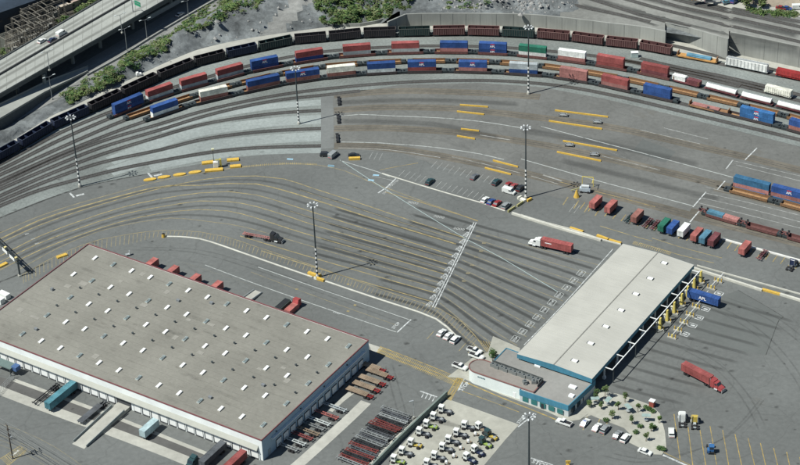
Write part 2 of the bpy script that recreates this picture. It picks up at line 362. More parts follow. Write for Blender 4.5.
# ================================================================ PAINTED MARKINGS
def line(name, px, wd, mt, z=.03, step=6.):
    o = MB().strip(curve(px, 0, step), wd, z).to(name, mt); o['kind'] = 'structure'; return o
YL = [  # truck lane lines that sweep in from the left and run to the white bar
 ([(-30, 246), (0, 233), (40, 216), (80, 203), (120, 192), (160, 181), (200, 173), (242, 167), (284, 164), (317, 165), (345, 171), (368, 181), (400, 193), (430, 204), (478, 221)], .5, line_faint),
 ([(-30, 257), (0, 243), (40, 225), (80, 211), (120, 199), (160, 188.5), (200, 180), (228, 176.5), (256, 176), (284, 179), (312, 188), (340, 197), (368, 206), (400, 217), (465, 238)], .4, line_yellow),
 ([(-30, 253), (0, 239), (40, 220), (80, 207), (120, 196), (150, 188.5), (170, 185.5), (200, 185.5), (228, 183.5), (256, 184), (284, 190.5), (312, 199), (340, 208), (368, 217), (400, 227), (456, 244)], .6, line_yellow),
 ([(-30, 270), (0, 256), (40, 236), (80, 221), (120, 208), (160, 199), (200, 193), (228, 191.5), (256, 195), (284, 203), (312, 212), (350, 224), (400, 239), (452, 255)], .4, line_yellow),
 ([(0, 262), (40, 243), (80, 228), (120, 215), (160, 207), (200, 201), (228, 201.5), (256, 206.5), (290, 217), (320, 227), (400, 250), (447, 264)], .4, line_yellow),
 ([(0, 270), (40, 250), (80, 235), (120, 222), (160, 213.5), (200, 209.5), (228, 211), (256, 218), (290, 229), (320, 238), (400, 261), (444, 274)], .4, line_yellow),
 ([(20, 269), (60, 247), (100, 231), (140, 222), (170, 218), (200, 220.5), (228, 224), (256, 230), (300, 243), (400, 272), (440, 283)], .4, line_faint),
 ([(240, 236), (300, 254), (400, 283), (436, 293)], .4, line_yellow), ([(262, 251), (330, 272), (433, 302)], .4, line_yellow),
 ([(300, 190), (400, 222), (463, 241)], .35, line_faint), ([(290, 211), (350, 229.5), (454, 260)], .35, line_faint), ([(330, 236), (400, 256), (445, 269)], .35, line_faint),
 ([(335, 248), (442, 279)], .35, line_faint), ([(350, 264), (438, 288)], .35, line_faint),
]
for px, wd, mt in YL: line('lane_line', px, wd * 1.15, mt)
YS = [(1, 2), (2, 3), (3, 4), (4, 5), (5, 6)]
for a, b in YS:      # oil and tyre streaks down the middle of each lane
    A, B = YL[a][0], YL[b][0]; us_ = list(range(0, 470, 26)); f = lambda Q, u: next((p[1] + (q[1] - p[1]) * (u - p[0]) / (q[0] - p[0]) for p, q in zip(Q, Q[1:]) if p[0] <= u <= q[0]), None)
    ln = [(u, (f(A, u) + f(B, u)) / 2) for u in us_ if f(A, u) and f(B, u)]
    o = MB().strip(curve(ln), 1.9, .021, fade=True).to('tyre_marks', faint_stain); o['kind'] = 'structure'
# lanes between the white bar and the gate: faint lines, dark tyre marks
for i in range(12):
    u0, v0 = 470 - i * 3.6, 229 + i * 7.2
    u1, v1 = 600 - i * 9.2, 265.5 + i * 8.9
    line('lane_line', [(u0 + 6, v0 + 2), ((u0 + u1) / 2, (v0 + v1) / 2 + .5), (u1, v1)], .34, line_faint)
random.seed(3)
for i in range(13):
    u0, v0 = 474 - i * 3.6, 224 + i * 7.2
    u1, v1 = 606 - i * 9.2, 261 + i * 8.9
    ln = [(u0 - 130, v0 - 38 + i * 0.2), (u0 - 60, v0 - 17.5), (u0, v0 + .5), ((u0 + u1) / 2, (v0 + v1) / 2), (u1, v1)]
    if i < 3: ln = ln[1:]
    if i > 9: ln = ln[1:]
    o = MB().strip(curve(ln), 2.1, .022, fade=True).to('tyre_marks', tyre_stain); o['kind'] = 'structure'
for i in range(11):  # out of the gate, to the right of the roof
    u0, v0 = 690 - i * 8, 292 + i * 9.2
    o = MB().strip(curve([(u0, v0), (u0 + 45, v0 + 13), (u0 + 105 - i * 3, v0 + 30 - i)]), 2.2, .022, fade=True).to('tyre_marks', faint_stain); o['kind'] = 'structure'
for px, wd in [([(520, 130), (600, 143), (700, 165)], 6), ([(340, 121), (430, 124), (500, 138)], 5), ([(560, 160), (640, 180), (720, 200)], 5), ([(335, 103), (420, 100), (520, 104)], 5), ([(360, 437), (420, 420), (470, 430)], 3)]:
    o = MB().strip(curve(px), wd, .024, fade=True).to('tyre_marks', faint_stain); o['kind'] = 'structure'
arc_stain = alpha_mat('arc tyre stain', (.07, .073, .072), .3, ns=.3, lo=.3, hi=.75)
for px in ([(705, 305), (750, 330), (785, 365), (810, 410), (820, 460)], [(676, 346), (712, 366), (742, 398), (760, 432)], [(720, 300), (770, 320), (820, 360)], [(600, 455), (650, 462), (720, 440), (760, 400)], [(130, 250), (190, 252), (250, 268), (340, 300), (420, 330)], [(385, 365), (400, 420), (405, 440)]):
    for off in (0, 2.4):
        P_ = curve(px); P_ = [p + Vector((off, off * .6, 0)) for p in P_]
        o = MB().strip(P_, .9, .025, fade=True).to('tyre_marks', arc_stain); o['kind'] = 'structure'
# long white lines
for px, wd, mt in [
 ([(340, 160), (372, 181), (420, 211), (470, 241), (500, 257), (558, 292)], .28, alpha_mat('pale teal line', (.36, .45, .44), .9, ns=.5, lo=.1, hi=.4, edge=0)),
 ([(340, 160.5), (378, 172), (390, 177)], .4, line_mid),
 ([(334, 116.5), (360, 114.5), (392, 116), (440, 118), (480, 121.5), (522, 128)], .45, line_mid), ([(541, 126.5), (596, 141), (640, 152.5), (670, 160.5), (735, 178)], .45, line_mid),
 ([(338, 142), (380, 143), (408, 145), (440, 148), (480, 154), (504, 159.5)], .45, line_mid), ([(521, 159), (560, 170), (600, 181.5), (640, 192), (693, 206)], .45, line_mid),
 ([(338, 148), (390, 150), (440, 157.5)], .4, line_white2), ([(452, 157), (480, 163), (520, 173)], .35, line_white2), ([(480, 135), (510, 140)], .5, line_white2),
 ([(543, 175), (562, 181)], .8, line_white2), ([(531, 176), (558, 184)], .35, line_white2),
 ([(664, 128), (708, 139)], .45, line_white2), ([(640, 130), (700, 144)], .4, line_white2), ([(602, 156), (660, 170)], .35, line_white2), ([(600, 148), (658, 171)], .01, line_white2),
 ([(734, 161), (800, 176), (850, 188)], .35, line_white2), ([(736, 165), (800, 181), (850, 193)], .35, line_white2),
 ([(705, 193), (750, 203), (850, 228)], .35, line_white2), ([(702, 198), (750, 209), (850, 235)], .35, line_white2), ([(699, 203), (760, 218), (850, 241)], .35, line_white2), ([(706, 187), (750, 198), (850, 223)], .3, line_white2),
 ([(757, 148), (745, 160)], .5, line_white), ([(733, 160), (726, 169)], .5, line_white), ([(725, 181), (717, 190)], .5, line_white), ([(706, 192), (693, 207)], .5, line_white), ([(700, 210), (690, 222)], .5, line_white),
 ([(205, 265), (260, 285.5), (320, 306.5), (396, 332)], .36, line_mid), ([(258, 267), (320, 289), (410, 320)], .36, line_mid), ([(411, 319.5), (397, 332.5)], .5, line_white),
 ([(182, 262), (260, 288)], .01, line_faint), ([(251, 272), (320, 298), (396, 325)], .3, line_faint),
 ([(476.3, 222.5), (458.6, 258.5), (434.6, 308)], .38, line_white), ([(474.2, 222), (456.6, 257.8), (432.4, 307)], .34, line_white),
 ([(524, 345), (560, 308), (613, 249)], .35, line_white), 
 ([(396, 178.5), (386, 188), (378, 193)], .6, line_white), ([(372, 176), (390, 180), (397, 181.5)], .3, line_white2),
 ([(508, 210), (560, 226)], .01, line_white), ([(531, 458), (553, 465)], .5, line_white), ([(554, 397), (556, 396)], .01, line_white),
 ([(518, 427), (528, 419), (536, 414)], .5, line_white), ([(420, 391), (437, 397)], .6, line_white),
 ([(465, 377), (458, 391)], .5, line_white),
 ([(663, 455), (688, 466), (700, 471)], .7, line_white),
 ([(-10, 421.5), (20, 430), (55, 447), (85, 468)], .18, line_faint),
]: line('road_marking', px, max(wd, .05), mt, .034)
for px, wd in [([(380, 346.5), (410, 358), (445, 372), (462, 380)], .35), ([(378, 349.5), (410, 361.5), (440, 374), (460, 384)], .35), ([(376, 352), (405, 363), (438, 376)], .35), ([(458, 377), (445, 398)], .35), ([(463, 379), (450, 400)], .35), ([(461, 378), (448, 399)], .35), ([(463, 381), (500, 397), (530, 409), (557, 420)], .5), ([(462, 391), (490, 401), (519, 412)], .25), ([(663, 452), (690, 465)], .3),
 ([(385, 192), (420, 202), (478, 221)], .35), ([(560, 182), (640, 203), (655, 207)], .25), ([(380, 170), (395, 167), (418, 163)], .25)]:
    line('road_marking', px, wd, line_yellow2, .036)
# broad hatching in the yellow band of the box at the wall's head, and the fire lane
def hatch(px0, px1, n, wd, mt, name='hatched_marking', z=.034, skew=0.):
    """n short strokes between two photo polylines"""
    a = curve(px0, 0, 2.); b = curve(px1, 0, 2.); mb = MB()
    for k in range(n):
        t = (k + .5) / n; i = t * (len(a) - 1); j = min(max(t + skew, 0), 1) * (len(b) - 1)
        p = a[int(i)].lerp(a[min(int(i) + 1, len(a) - 1)], i % 1); q = b[int(j)].lerp(b[min(int(j) + 1, len(b) - 1)], j % 1)
        mb.strip([p, q], wd, z)
    o = mb.to(name, mt); o['kind'] = 'structure'
HU = [(22, 275), (60, 255), (100, 240.5), (130, 235), (163, 231.5), (200, 233), (225, 237.5), (260, 249), (320, 269), (360, 283), (400, 297), (440, 310), (462, 323), (478, 340)]
hatch(HU, [(u + (.5 if u < 440 else -6), v + (9 if u < 140 else 4.5 if u < 210 else 6.8)) for u, v in HU], 125, .3, line_faint)
line('lane_line', [(22, 275), (60, 254), (100, 239.5), (130, 234), (163, 230.5), (200, 232), (225, 236.5), (260, 248), (320, 268), (360, 282), (400, 296), (440, 309), (462, 322), (482, 344)], .25, line_yellow)
hatch([(380, 346.5), (462, 380)], [(376, 352.5), (455, 386)], 60, .25, line_yellow, skew=.01)
hatch([(458, 377), (445, 398)], [(464, 379), (451, 401)], 26, .3, line_yellow)
hatch([(240, 166), (284, 162.5), (317, 163.5)], [(240, 168), (284, 164.5), (317, 165.5)], 46, .25, line_yellow)
for u in (482, 488, 494): line('road_marking', [(u - 4, 338), (u + 2, 352)], .3, line_yellow2) if False else None
# yellow fire lane diagonals near the gate building
for k in range(6): line('road_marking', [(478 + k * 2.6, 340 + k * .5), (487 + k * 2.0, 352 + k * .4)], .2, line_yellow2, .038)
# lane numbers painted along the white bar and at the gate
def ground_text(txt, u, v, size, rz, mt=line_white, sx=1.):
    p = V(u, v); o = lettering('painted_lettering', txt, size, mt, None, (p.x, p.y, .04), (0, 0, rz), .001); o.scale = (sx, 1, 1); o['kind'] = 'structure'; return o
for i in range(12):
    o = ground_text('STOP', 470.5 - i * 3.68, 227.5 + i * 6.95, 1.4, R(54), line_white); o.scale = (1, 1.75, 1)
for i in range(11):
    u, v = 585 - i * 7.3, 272 + i * 7.3
    ground_text('STOP', u - 4, v + 1.4, 1.15, WX + R(90), line_white)
    q = [V(u + 1, v), V(u - 5, v - 2.4), V(u - 9, v + 2.4), V(u - 3, v + 4.8)]; mb = MB()
    for a, b in zip(q, q[1:] + q[:1]): mb.strip([a, b], .22, .035)
    mb.to('road_marking', line_mid)['kind'] = 'structure'
for (u, v) in [(413, 203), (439, 217), (459, 229)]:
    ground_text('0000', u, v, 2.2, R(-22), line_white2); 
for k, (u, v) in enumerate([(484, 243), (481, 251), (476, 257), (472, 265), (468, 273), (464, 281), (478, 236)]): line('road_marking', [(u - 2, v), (u + 2, v + .3)], .9, line_faint, .036)
for a in ((382, 190), (387, 184), (392, 180)): ground_text('STOP', a[0] + 4, a[1] + 2, 1.6, WX + R(90), line_white2)
ground_text('STOP', 396, 325.5, 1.8, WX + R(90)); ground_text('STOP', 464.5, 386.5, 2.1, WX + R(90)); ground_text('STOP', 540, 464, 2.4, WX + R(0)); ground_text('STOP', 521, 420, 1.7, WX + R(90))
ground_text('STOP', 337, 313, 1.3, WX)
for k in range(4): line('road_marking', [(424 + k * 3.6, 393 + k * 1.3), (421.5 + k * 3.6, 397.5 + k * 1.3)], .35, line_white)
for (u, v) in [(152, 175), (74, 195)]:
    line('road_marking', [(u - 4, v - 2), (u, v + 2.5)], .8, line_white, .036); line('road_marking', [(u + 2, v + 1), (u + 10, v - 1)], 1.1, line_white, .036)
for (u, v) in [(290, 159), (331, 165.5), (371, 180), (331, 166), (376, 175)]: line('road_marking', [(u - 3, v), (u + 3, v + .4)], 1.0, alpha_mat('pale blue paint', (.3, .5, .62), .95, ns=1, lo=.1, hi=.4, edge=0), .036)
for (u, v) in [(27, 234), (33, 239), (37, 243.5)]: line('road_marking', [(u - 2, v + .6), (u + 2, v - .6)], .7, line_white2, .036)
for (u, v) in [(355, 305), (348, 311), (348, 284), (297, 289)]: line('road_marking', [(u - 1.3, v), (u + 1.3, v + .4)], .9, line_yellow, .036)
# parking stall strokes
def stalls(p0, p1, n, d, wd=.2, mt=line_white2):
    mb = MB()
    for k in range(n):
        t = k / (n - 1); u = p0[0] + (p1[0] - p0[0]) * t; v = p0[1] + (p1[1] - p0[1]) * t
        mb.strip([V(u, v), V(u + d[0], v + d[1])], wd, .034)
    mb.to('stall_lines', mt)['kind'] = 'structure'
stalls((369, 159), (379, 160), 3, (3.5, -6.5)); stalls((431, 167.5), (489, 184), 11, (6, -6.5)); stalls((399, 176), (478, 200), 16, (6, -6))
stalls((575, 204), (580, 205), 2, (-6, 8)); stalls((585, 202.5), (716, 241.5), 17, (-5, 6.5), .34, line_yellow2); stalls((724, 240), (800, 262), 11, (-4.5, 6.5), .32, line_yellow2)
for px in ([(652, 238), (680, 247), (722, 258)], [(640, 243), (680, 255), (714, 263)], [(600, 226), (640, 238), (652, 241)]): line('road_marking', px, .35, line_yellow)
hatch([(634, 241), (672, 252)], [(632, 244), (670, 255)], 22, .25, line_yellow)
stalls((568, 197), (600, 208), 4, (-5, 8), .5, line_yellow)
for a, b in [((674, 414), (680.5, 462)), ((688, 427), (693, 467)), ((700, 430), (706, 467)), ((710, 426), (717, 467)), ((722.6, 430), (729, 467)), ((735, 434), (742, 467)), ((748, 438), (755, 467)), ((760.4, 443), (766, 467)), ((773.6, 448), (778, 467)), ((786.6, 452), (790, 467)), ((799.6, 457), (802, 467))]:
    line('stall_lines', [a, b], .28, line_yellow2, .034)
for a, b in [((588, 414), (583, 430)), ((608, 420), (603, 436)), ((600, 418), (595, 433))]: line('stall_lines', [a, b], .3, line_yellow, .034)
for (u, v) in [(430, 335), (462, 347), (471, 349)]: line('stall_lines', [(u - 3, v + 4), (u + 4, v - 4)], .22, line_yellow, .034)
# paving patches, seams, stains
sheet('asphalt_patch', [(738, 290), (783.5, 317), (779, 322), (766, 355), (745, 352), (690, 334), (660, 322), (690, 300), (720, 297)], .01, new_asphalt)
line('seam', [(738, 290), (783.5, 317), (779, 320), (772, 338), (766, 355)], .22, oil_stain, .028, 3.)
sheet('asphalt_patch', [(643, 139), (676, 152), (665, 163), (632, 151)], .01, new_asphalt)
random.seed(11)
STN = [(339, 121), (391, 116.5), (455, 119), (409, 145.5), (545, 424), (599, 437.5), (640, 390), (663, 402), (415, 320), (437, 382), (440, 390), (545, 398), (402, 244), (343, 232), (356, 222), (337, 215), (240, 230), (100, 187), (668, 159), (735, 153), (725, 148), (763, 366), (731, 371), (793, 153), (480, 448), (387, 277), (413, 282), (280, 220), (180, 205), (96, 153), (65, 152), (230, 157), (242, 156), (262, 152), (760, 288), (787, 293), (333, 138), (583, 231), (500, 300)]
mb = MB()
for u, v in STN + [(random.uniform(0, 800), random.uniform(170, 465)) for _ in range(130)]:
    r = random.uniform(.25, .8); p = V(u, v); a0 = random.uniform(0, 3); pts = []
    mb.across[len(mb.v)] = 1.; n = 9
    i = len(mb.v); mb.v.append((p.x, p.y, .027))
    for k in range(n):
        rr = r * random.uniform(1.1, 2.); t = a0 + k * 2 * math.pi / n; mb.across[len(mb.v)] = 0.; mb.v.append((p.x + rr * 1.3 * math.cos(t), p.y + rr * math.sin(t), .027))
    for k in range(n): mb.f.append((i, i + 1 + k, i + 1 + (k + 1) % n)); mb.m.append(0)
mb.to('oil_stains', oil_stain)['kind'] = 'structure'
mb = MB()
for u, v in [(757, 152), (750, 158), (705, 140), (715, 145), (722, 183), (716, 187), (640, 115), (652, 112), (560, 140), (545, 165), (440, 130), (700, 212), (690, 216), (560, 385), (758, 402)]:
    mb.strip([V(u - 9, v - 3), V(u, v), V(u + 9, v + 3)], 5, .025, fade=True)
mb.to('dust_stains', pale_stain)['kind'] = 'structure'
# ================================================================ kerbs and barriers on the ground
def kerb(name, px, wd, ht, mt, label=None, cat=None, group=None, kind=None, z=0.):
    P = curve(px, z, 4.); mb = MB(); n = len(P)
    L, Rr = [], []
    for k in range(n):
        a = P[max(0, k - 1)]; b = P[min(n - 1, k + 1)]; d = Vector((b.x - a.x, b.y - a.y, 0)).normalized(); nn = Vector((-d.y, d.x, 0)) * wd / 2
        L.append(P[k] + nn); Rr.append(P[k] - nn)
    for k in range(n - 1):
        a, b, c, d = L[k], L[k + 1], Rr[k + 1], Rr[k]
        up_ = Vector((0, 0, ht))
        mb.face([d + up_, c + up_, b + up_, a + up_]); mb.face([a, a + up_, b + up_, b]); mb.face([d, c, c + up_, d + up_])
    for (a, d) in ((L[0], Rr[0]), (Rr[-1], L[-1])): up_ = Vector((0, 0, ht)); mb.face([a, d, d + up_, a + up_])
    o = mb.to(name, mt); tag(o, label, cat, group, kind); return o
kerb_c = mat('kerb concrete', (.5, .5, .44), .85, n=.12, ns=.8, n2=.12, ns2=.1, world=True)
kerb('kerb', [(164, 236.5), (180, 236.8), (200, 239), (220, 245), (240, 252), (280, 266), (312, 277)], .7, .16, kerb_c, kind='structure')
kerb('kerb', [(325, 281), (350, 289.5), (380, 299.5), (420, 312.5), (436, 319), (447, 327), (458, 338)], .7, .16, kerb_c, kind='structure')
kerb('kerb', [(382, 173.5), (400, 179), (426, 187), (455, 195.5), (480, 202.5), (505, 211)], .55, .15, kerb_c, kind='structure')
kerb('concrete_barrier', [(512, 214), (540, 223), (570, 232), (601, 241)], .9, .8, kerb_c, 'low white concrete barrier running from the car lot towards the gate roof', 'barrier')
kerb('concrete_barrier', [(521, 215.5), (545, 223), (570, 229.5), (602, 240), (621, 245)], .35, .5, kerb_c, 'thin pale barrier behind the low white one by the gate', 'barrier')
for k, q in enumerate([[(570, 228.5), (583, 232.5)], [(597, 236), (608, 240)], [(609, 240.5), (621, 244)], [(762, 290), (780, 295)]]):
    kerb('yellow_barrier', q, 1.0, .7, yellow, ['yellow painted barrier piece nearest the light mast beside the gate', 'yellow painted barrier piece on the gate barrier, left of the longer one', 'yellow painted barrier piece touching the gate roof corner', 'yellow painted barrier piece on the exit barrier at the right'][k], 'barrier', 'yellow barrier pieces')
kerb('concrete_barrier', [(694, 269), (715, 276), (740, 284), (762, 291)], .9, .8, kerb_c, 'white concrete barrier leading away from the gate roof to the exit', 'barrier')
kerb('concrete_barrier', [(780, 295), (800, 301), (850, 316)], .9, .8, kerb_c, 'white concrete barrier at the right edge past the yellow piece', 'barrier')
kerb('concrete_barrier', [(697, 266), (740, 278), (800, 294.5), (850, 309)], .35, .5, kerb_c, 'thin pale rail running behind the exit barriers', 'barrier')
kerb('concrete_barrier', [(722.5, 239.5), (760, 250), (800, 261), (850, 275)], .8, .5, mat('white kerb', (.62, .62, .58), .8), 'straight white barrier behind the parked trailers', 'barrier')
# long yellow loading barriers between the tracks
YB = [((460, 105.5), (488, 107.5)), ((457, 112), (484, 115)), ((461, 129.5), (479, 131.5)), ((457, 136.5), (475, 139.5)), ((555, 111), (608, 117.5)), ((549, 121.5), (602, 129.5)), ((563, 141.5), (617, 151)), ((557, 152.5), (601, 161.5)), ((493, 161), (518, 167.5)), ((485, 168.5), (511, 175))]
YW = ['short upper barrier of the pair nearest the freight trains', 'short lower barrier of the pair nearest the freight trains', 'shortest upper barrier, left in the yard', 'shortest lower barrier, left in the yard', 'long rear barrier of the pair around the far grey machines', 'long front barrier of the pair around the far grey machines', 'long rear barrier of the pair behind the tall mast', 'front barrier of the pair behind the tall mast', 'barrier above the parked cars, rear of its pair', 'barrier directly above the parked cars, front of its pair']
for k, (a, b) in enumerate(YB):
    kerb('yellow_barrier', [a, b], .5, .6, yellow, 'yellow ' + YW[k], 'barrier', 'yellow loading barriers in the yard')
def grey_machine():
    o = root('lifting_rig'); mb = MB(); mb.box((0, 0, .9), (3.6, .5, .3)); mb.box((0, 1.4, .9), (3.6, .3, .3)); mb.box((-1.6, .7, .9), (.3, 1.9, .3)); mb.box((1.6, .7, .9), (.3, 1.9, .3)); mb.to('frame', galv, o)
    for x in (-1.6, 1.6):
        for y in (0, 1.4): MB().tube((x, y, 0), (x, y, 1.3), .15).to('leg', steel_dark, o)
    MB().box((0, .7, 1.2), (1.4, .9, .5)).to('housing', grey_metal, o); return o
for k, (u, v) in enumerate([(563, 117), (597, 124), (569, 147), (594, 156.5)]):
    place('lift', grey_machine, V(u, v), R(-14), ['low grey lift frame at the left end of the far yellow pair', 'low grey lift frame at the right end of the far yellow pair', 'low grey lift frame at the left end of the nearer yellow pair', 'low grey lift frame at the right end of the nearer yellow pair'][k], 'lift frame', 'grey frames between yellow barriers')

line('seam', [(-30, 230), (0, 218), (40, 202), (80, 188), (120, 179), (160, 172)], .8, oil_stain, .029)
# ================================================================ TERRAIN behind the railway
from mathutils import noise
rock = mat('slate rubble', (.135, .148, .15), .95, n=.42, ns=.4, n2=.35, ns2=.06, world=True, bump=1.0, spec=.1)
BASE = curve([(-60, 180), (0, 148), (50, 117), (70, 108), (100, 93), (130, 79.5), (165, 63), (200, 49), (230, 42), (260, 36.5), (330, 27), (388, 23.5), (470, 23.5), (540, 26), (600, 32), (660, 42), (728, 53), (800, 66), (880, 84), (960, 100)], 0, 2.5)
BU = [proj(q)[0] for q in BASE]
HWL = [V(-80, 165), V(0, 127), V(87, 80), (V(160, 38)), V(225, 3), V(300, -38), V(420, -105)]    # foot of the slope beside the lower road
def dist_hw(p):
    best = 1e9
    for a, b in zip(HWL, HWL[1:]):
        ax, ay = a.x, a.y; dx, dy = b.x - ax, b.y - ay; t = max(0, min(1, ((p.x - ax) * dx + (p.y - ay) * dy) / (dx * dx + dy * dy)))
        qx, qy = ax + dx * t, ay + dy * t; d = math.hypot(p.x - qx, p.y - qy); sgn = (dx * (p.y - ay) - dy * (p.x - ax))
        if d < best: best = d; s_ = sgn
    return best if s_ < 0 else -best
def sm(x, a, b): t = max(0, min(1, (x - a) / (b - a))); return t * t * (3 - 2 * t)
def terr(p, t, u):
    """height of the slope: t metres behind the service road, at photo column u"""
    wall = sm(u, 380, 400)
    flat = sm(u, 560, 600) 
    h = (1 - wall) * (4.2 * sm(t, 0, 16) + 3.5 * sm(t, 20, 60)) + wall * (6.0 - .8 * flat)
    h += wall * (1 - flat) * 2.5 * sm(t, 6, 25)
    rough = (1 - flat) * sm(t, 0, 5) if wall < .5 else (1 - flat) * sm(t, 3, 9)
    n1 = noise.fractal(Vector((p.x * .045, p.y * .045, 3.1)), 1.0, 2.0, 5)
    n2 = abs(noise.fractal(Vector((p.x * .16, p.y * .16, 8.1)), .8, 2.1, 4))
    n3 = noise.fractal(Vector((p.x * .5, p.y * .5, 1.7)), .9, 2.0, 3)
    h += rough * (n1 * 3.8 + n2 * 3.0 + n3 * .5)
    k = sm(dist_hw(p), 0, 13)
    return max(h, 0.05) * k - .25 * (1 - k)
ts = [0, .8, 1.6, 2.6, 4, 5.5, 7, 9, 11, 13, 15, 17, 19, 21, 23.5, 26, 28.5, 31, 34, 37, 40, 44, 48, 53, 58, 64, 70, 78, 88, 100, 120, 160]
mb = MB(); rows = []
BX = [BASE[k] for k in range(0, len(BASE))]
bd = Vector((-.12, 1, 0)).normalized()
for k, p in enumerate(BX):
    row = []
    for t in ts:
        q = p + bd * t; z = terr(q, t, BU[k]); mb.v.append((q.x, q.y, z)); row.append(len(mb.v) - 1)
    rows.append(row)
HT = {}
for k in range(len(BX) - 1):
    for j in range(len(ts) - 1):
        if dist_hw(Vector(mb.v[rows[k][j]])) < -2: continue
        if BU[k] < -40: continue
        mb.f.append((rows[k][j], rows[k + 1][j], rows[k + 1][j + 1], rows[k][j + 1])); mb.m.append(0)
HR = [V(u, v, 5) for u, v in [(238, 47), (250, 38), (262, 29), (276, 19), (290, 9), (303, -3), (318, -16)]]
def near_haul(x, y): return min(math.hypot(x - (a.x + (b.x - a.x) * t), y - (a.y + (b.y - a.y) * t)) for a, b in zip(HR, HR[1:]) for t in (0, .25, .5, .75)) < 4.5
for k, f in enumerate(mb.f):
    p = mb.v[f[0]]
    if near_haul(p[0], p[1]): mb.m[k] = 1
o = mb.to('hillside', [rock, mat('haul road', (.20, .205, .195), .95, n=.25, ns=.5, n2=.2, world=True, bump=.5)], smooth=True); o['kind'] = 'structure'
def terr_at(u, v):
    """point of the slope seen at a photo point"""
    z = 2.
    for _ in range(6):
        p = V(u, v, z)
        best = min(range(0, len(BX), 2), key=lambda k: abs((BX[k] - p).x * bd.y - (BX[k] - p).y * bd.x))
        t = (p - BX[best]).dot(bd); z = terr(p, t, BU[best]) if t > -1 else 0.
    return V(u, v, z)
hp = [terr_at(u, v) for u, v in [(244, 42), (252, 36), (262, 29), (272, 22), (283, 14), (293, 6), (303, -3)]]
# upper yard: rises from 6 m behind the long wall to 10 m at the right
gravel_up = mat('upper yard gravel', (.20, .205, .19), .95, n=.15, ns=.5, n2=.18, ns2=.03, world=True, spec=.1)
upz = 10.06
def uz(u): return 6.0 + .6 * sm(u, 640, 665) + 2.4 * max(0, min(1, (u - 665) / 63)) + 1.0 * sm(u, 722, 732)
W1 = [(388, 22), (396, 18.5), (406, 14.3), (440, 13.6), (480, 13.6), (530, 14.6), (576, 19), (608, 23), (640, 26.5), (665.6, 31.5)]
W2 = [(665, 22.5), (690, 28), (728, 39)]
W3 = [(730, 32), (765, 39), (800, 46.5), (900, 68)]
def vat(W, u):
    for a, b in zip(W, W[1:]):
        if u <= b[0]: return a[1] + (b[1] - a[1]) * (u - a[0]) / (b[0] - a[0])
    return W[-1][1]
def yard_patch(us, W, back, mt, dz=.0, name='upper_yard', gap=.6):
    mb = MB(); rows_ = []
    for u in us:
        f = vat(W, u) - gap; n_ = 8; r_ = []
        for k in range(n_ + 1):
            p = V(u, f + (back - f) * k / n_, uz(u) + dz); mb.v.append(tuple(p)); r_.append(len(mb.v) - 1)
        rows_.append(r_)
    for a, b in zip(rows_, rows_[1:]):
        for k in range(len(a) - 1): mb.f.append((a[k], b[k], b[k + 1], a[k + 1])); mb.m.append(0)
    o = mb.to(name, mt); o['kind'] = 'structure'; return o
HAUL = hp
yard_patch([400, 410, 425, 440, 460, 480, 500, 530, 560], W1, 4, rock, .1, 'wall_top_ground', .4)
yard_patch([560, 576, 590, 608, 625, 640, 645, 650, 655, 660, 665], W1, -80, gravel_up)
yard_patch([665, 675, 690, 700, 710, 720, 722, 724, 726, 728.9], W2, -80, gravel_up)
yard_patch([728.9, 730, 731, 732, 740, 765, 800, 850, 900], W3, -80, gravel_up)
def ucurve(px, step=6.):
    q_ = []
    for (a, b), (c, d) in zip(px, px[1:]):
        n_ = max(1, int((c - a) / 6))
        q_ += [(a + (c - a) * k / n_, b + (d - b) * k / n_) for k in range(n_)]
    q_.append(px[-1]); return curve([(u, v, uz(u)) for u, v in q_], 0, step)
for px in ([(560, -11), (600, 2), (640, 15), (664, 21), (690, 27)], [(540, -26), (600, -8), (660, 9), (730, 26), (800, 42), (860, 55)], [(560, -28), (620, -10), (680, 7), (740, 20), (800, 33), (860, 45)], [(580, -30), (640, -10), (700, 6), (760, 18), (800, 27), (860, 40)], [(562, 2), (590, 9), (620, 15), (650, 22)], [(600, -26), (660, -8), (720, 6), (780, 18), (860, 33)]):
    track(ucurve(px), z=.03, rel=True)
for px, wd_ in [([(560, -10), (640, 12), (720, 32), (800, 48)], 5), ([(600, -14), (700, 12), (800, 36)], 7), ([(640, -12), (720, 8), (800, 23)], 5), ([(580, 5), (640, 20), (660, 26)], 4)]:
    mb = MB(); mb.rel = True; mb.strip(ucurve(px), wd_, .02, fade=True).to('gravel_stain', tyre_stain)['kind'] = 'structure'
mb = MB(); mb.rel = True; mb.strip(ucurve([(600, -30), (660, -12), (700, -3), (745, 7.5), (800, 13), (860, 20)]), 8, .05).to('upper_service_road', concrete)['kind'] = 'structure'
sheet('dirt_lot', [(690, -16), (742, 1), (760, 6), (860, 12), (860, -60), (690, -60)], upz + .06, mat('dirt', (.3, .26, .2), .95, n=.2, n2=.2, world=True))
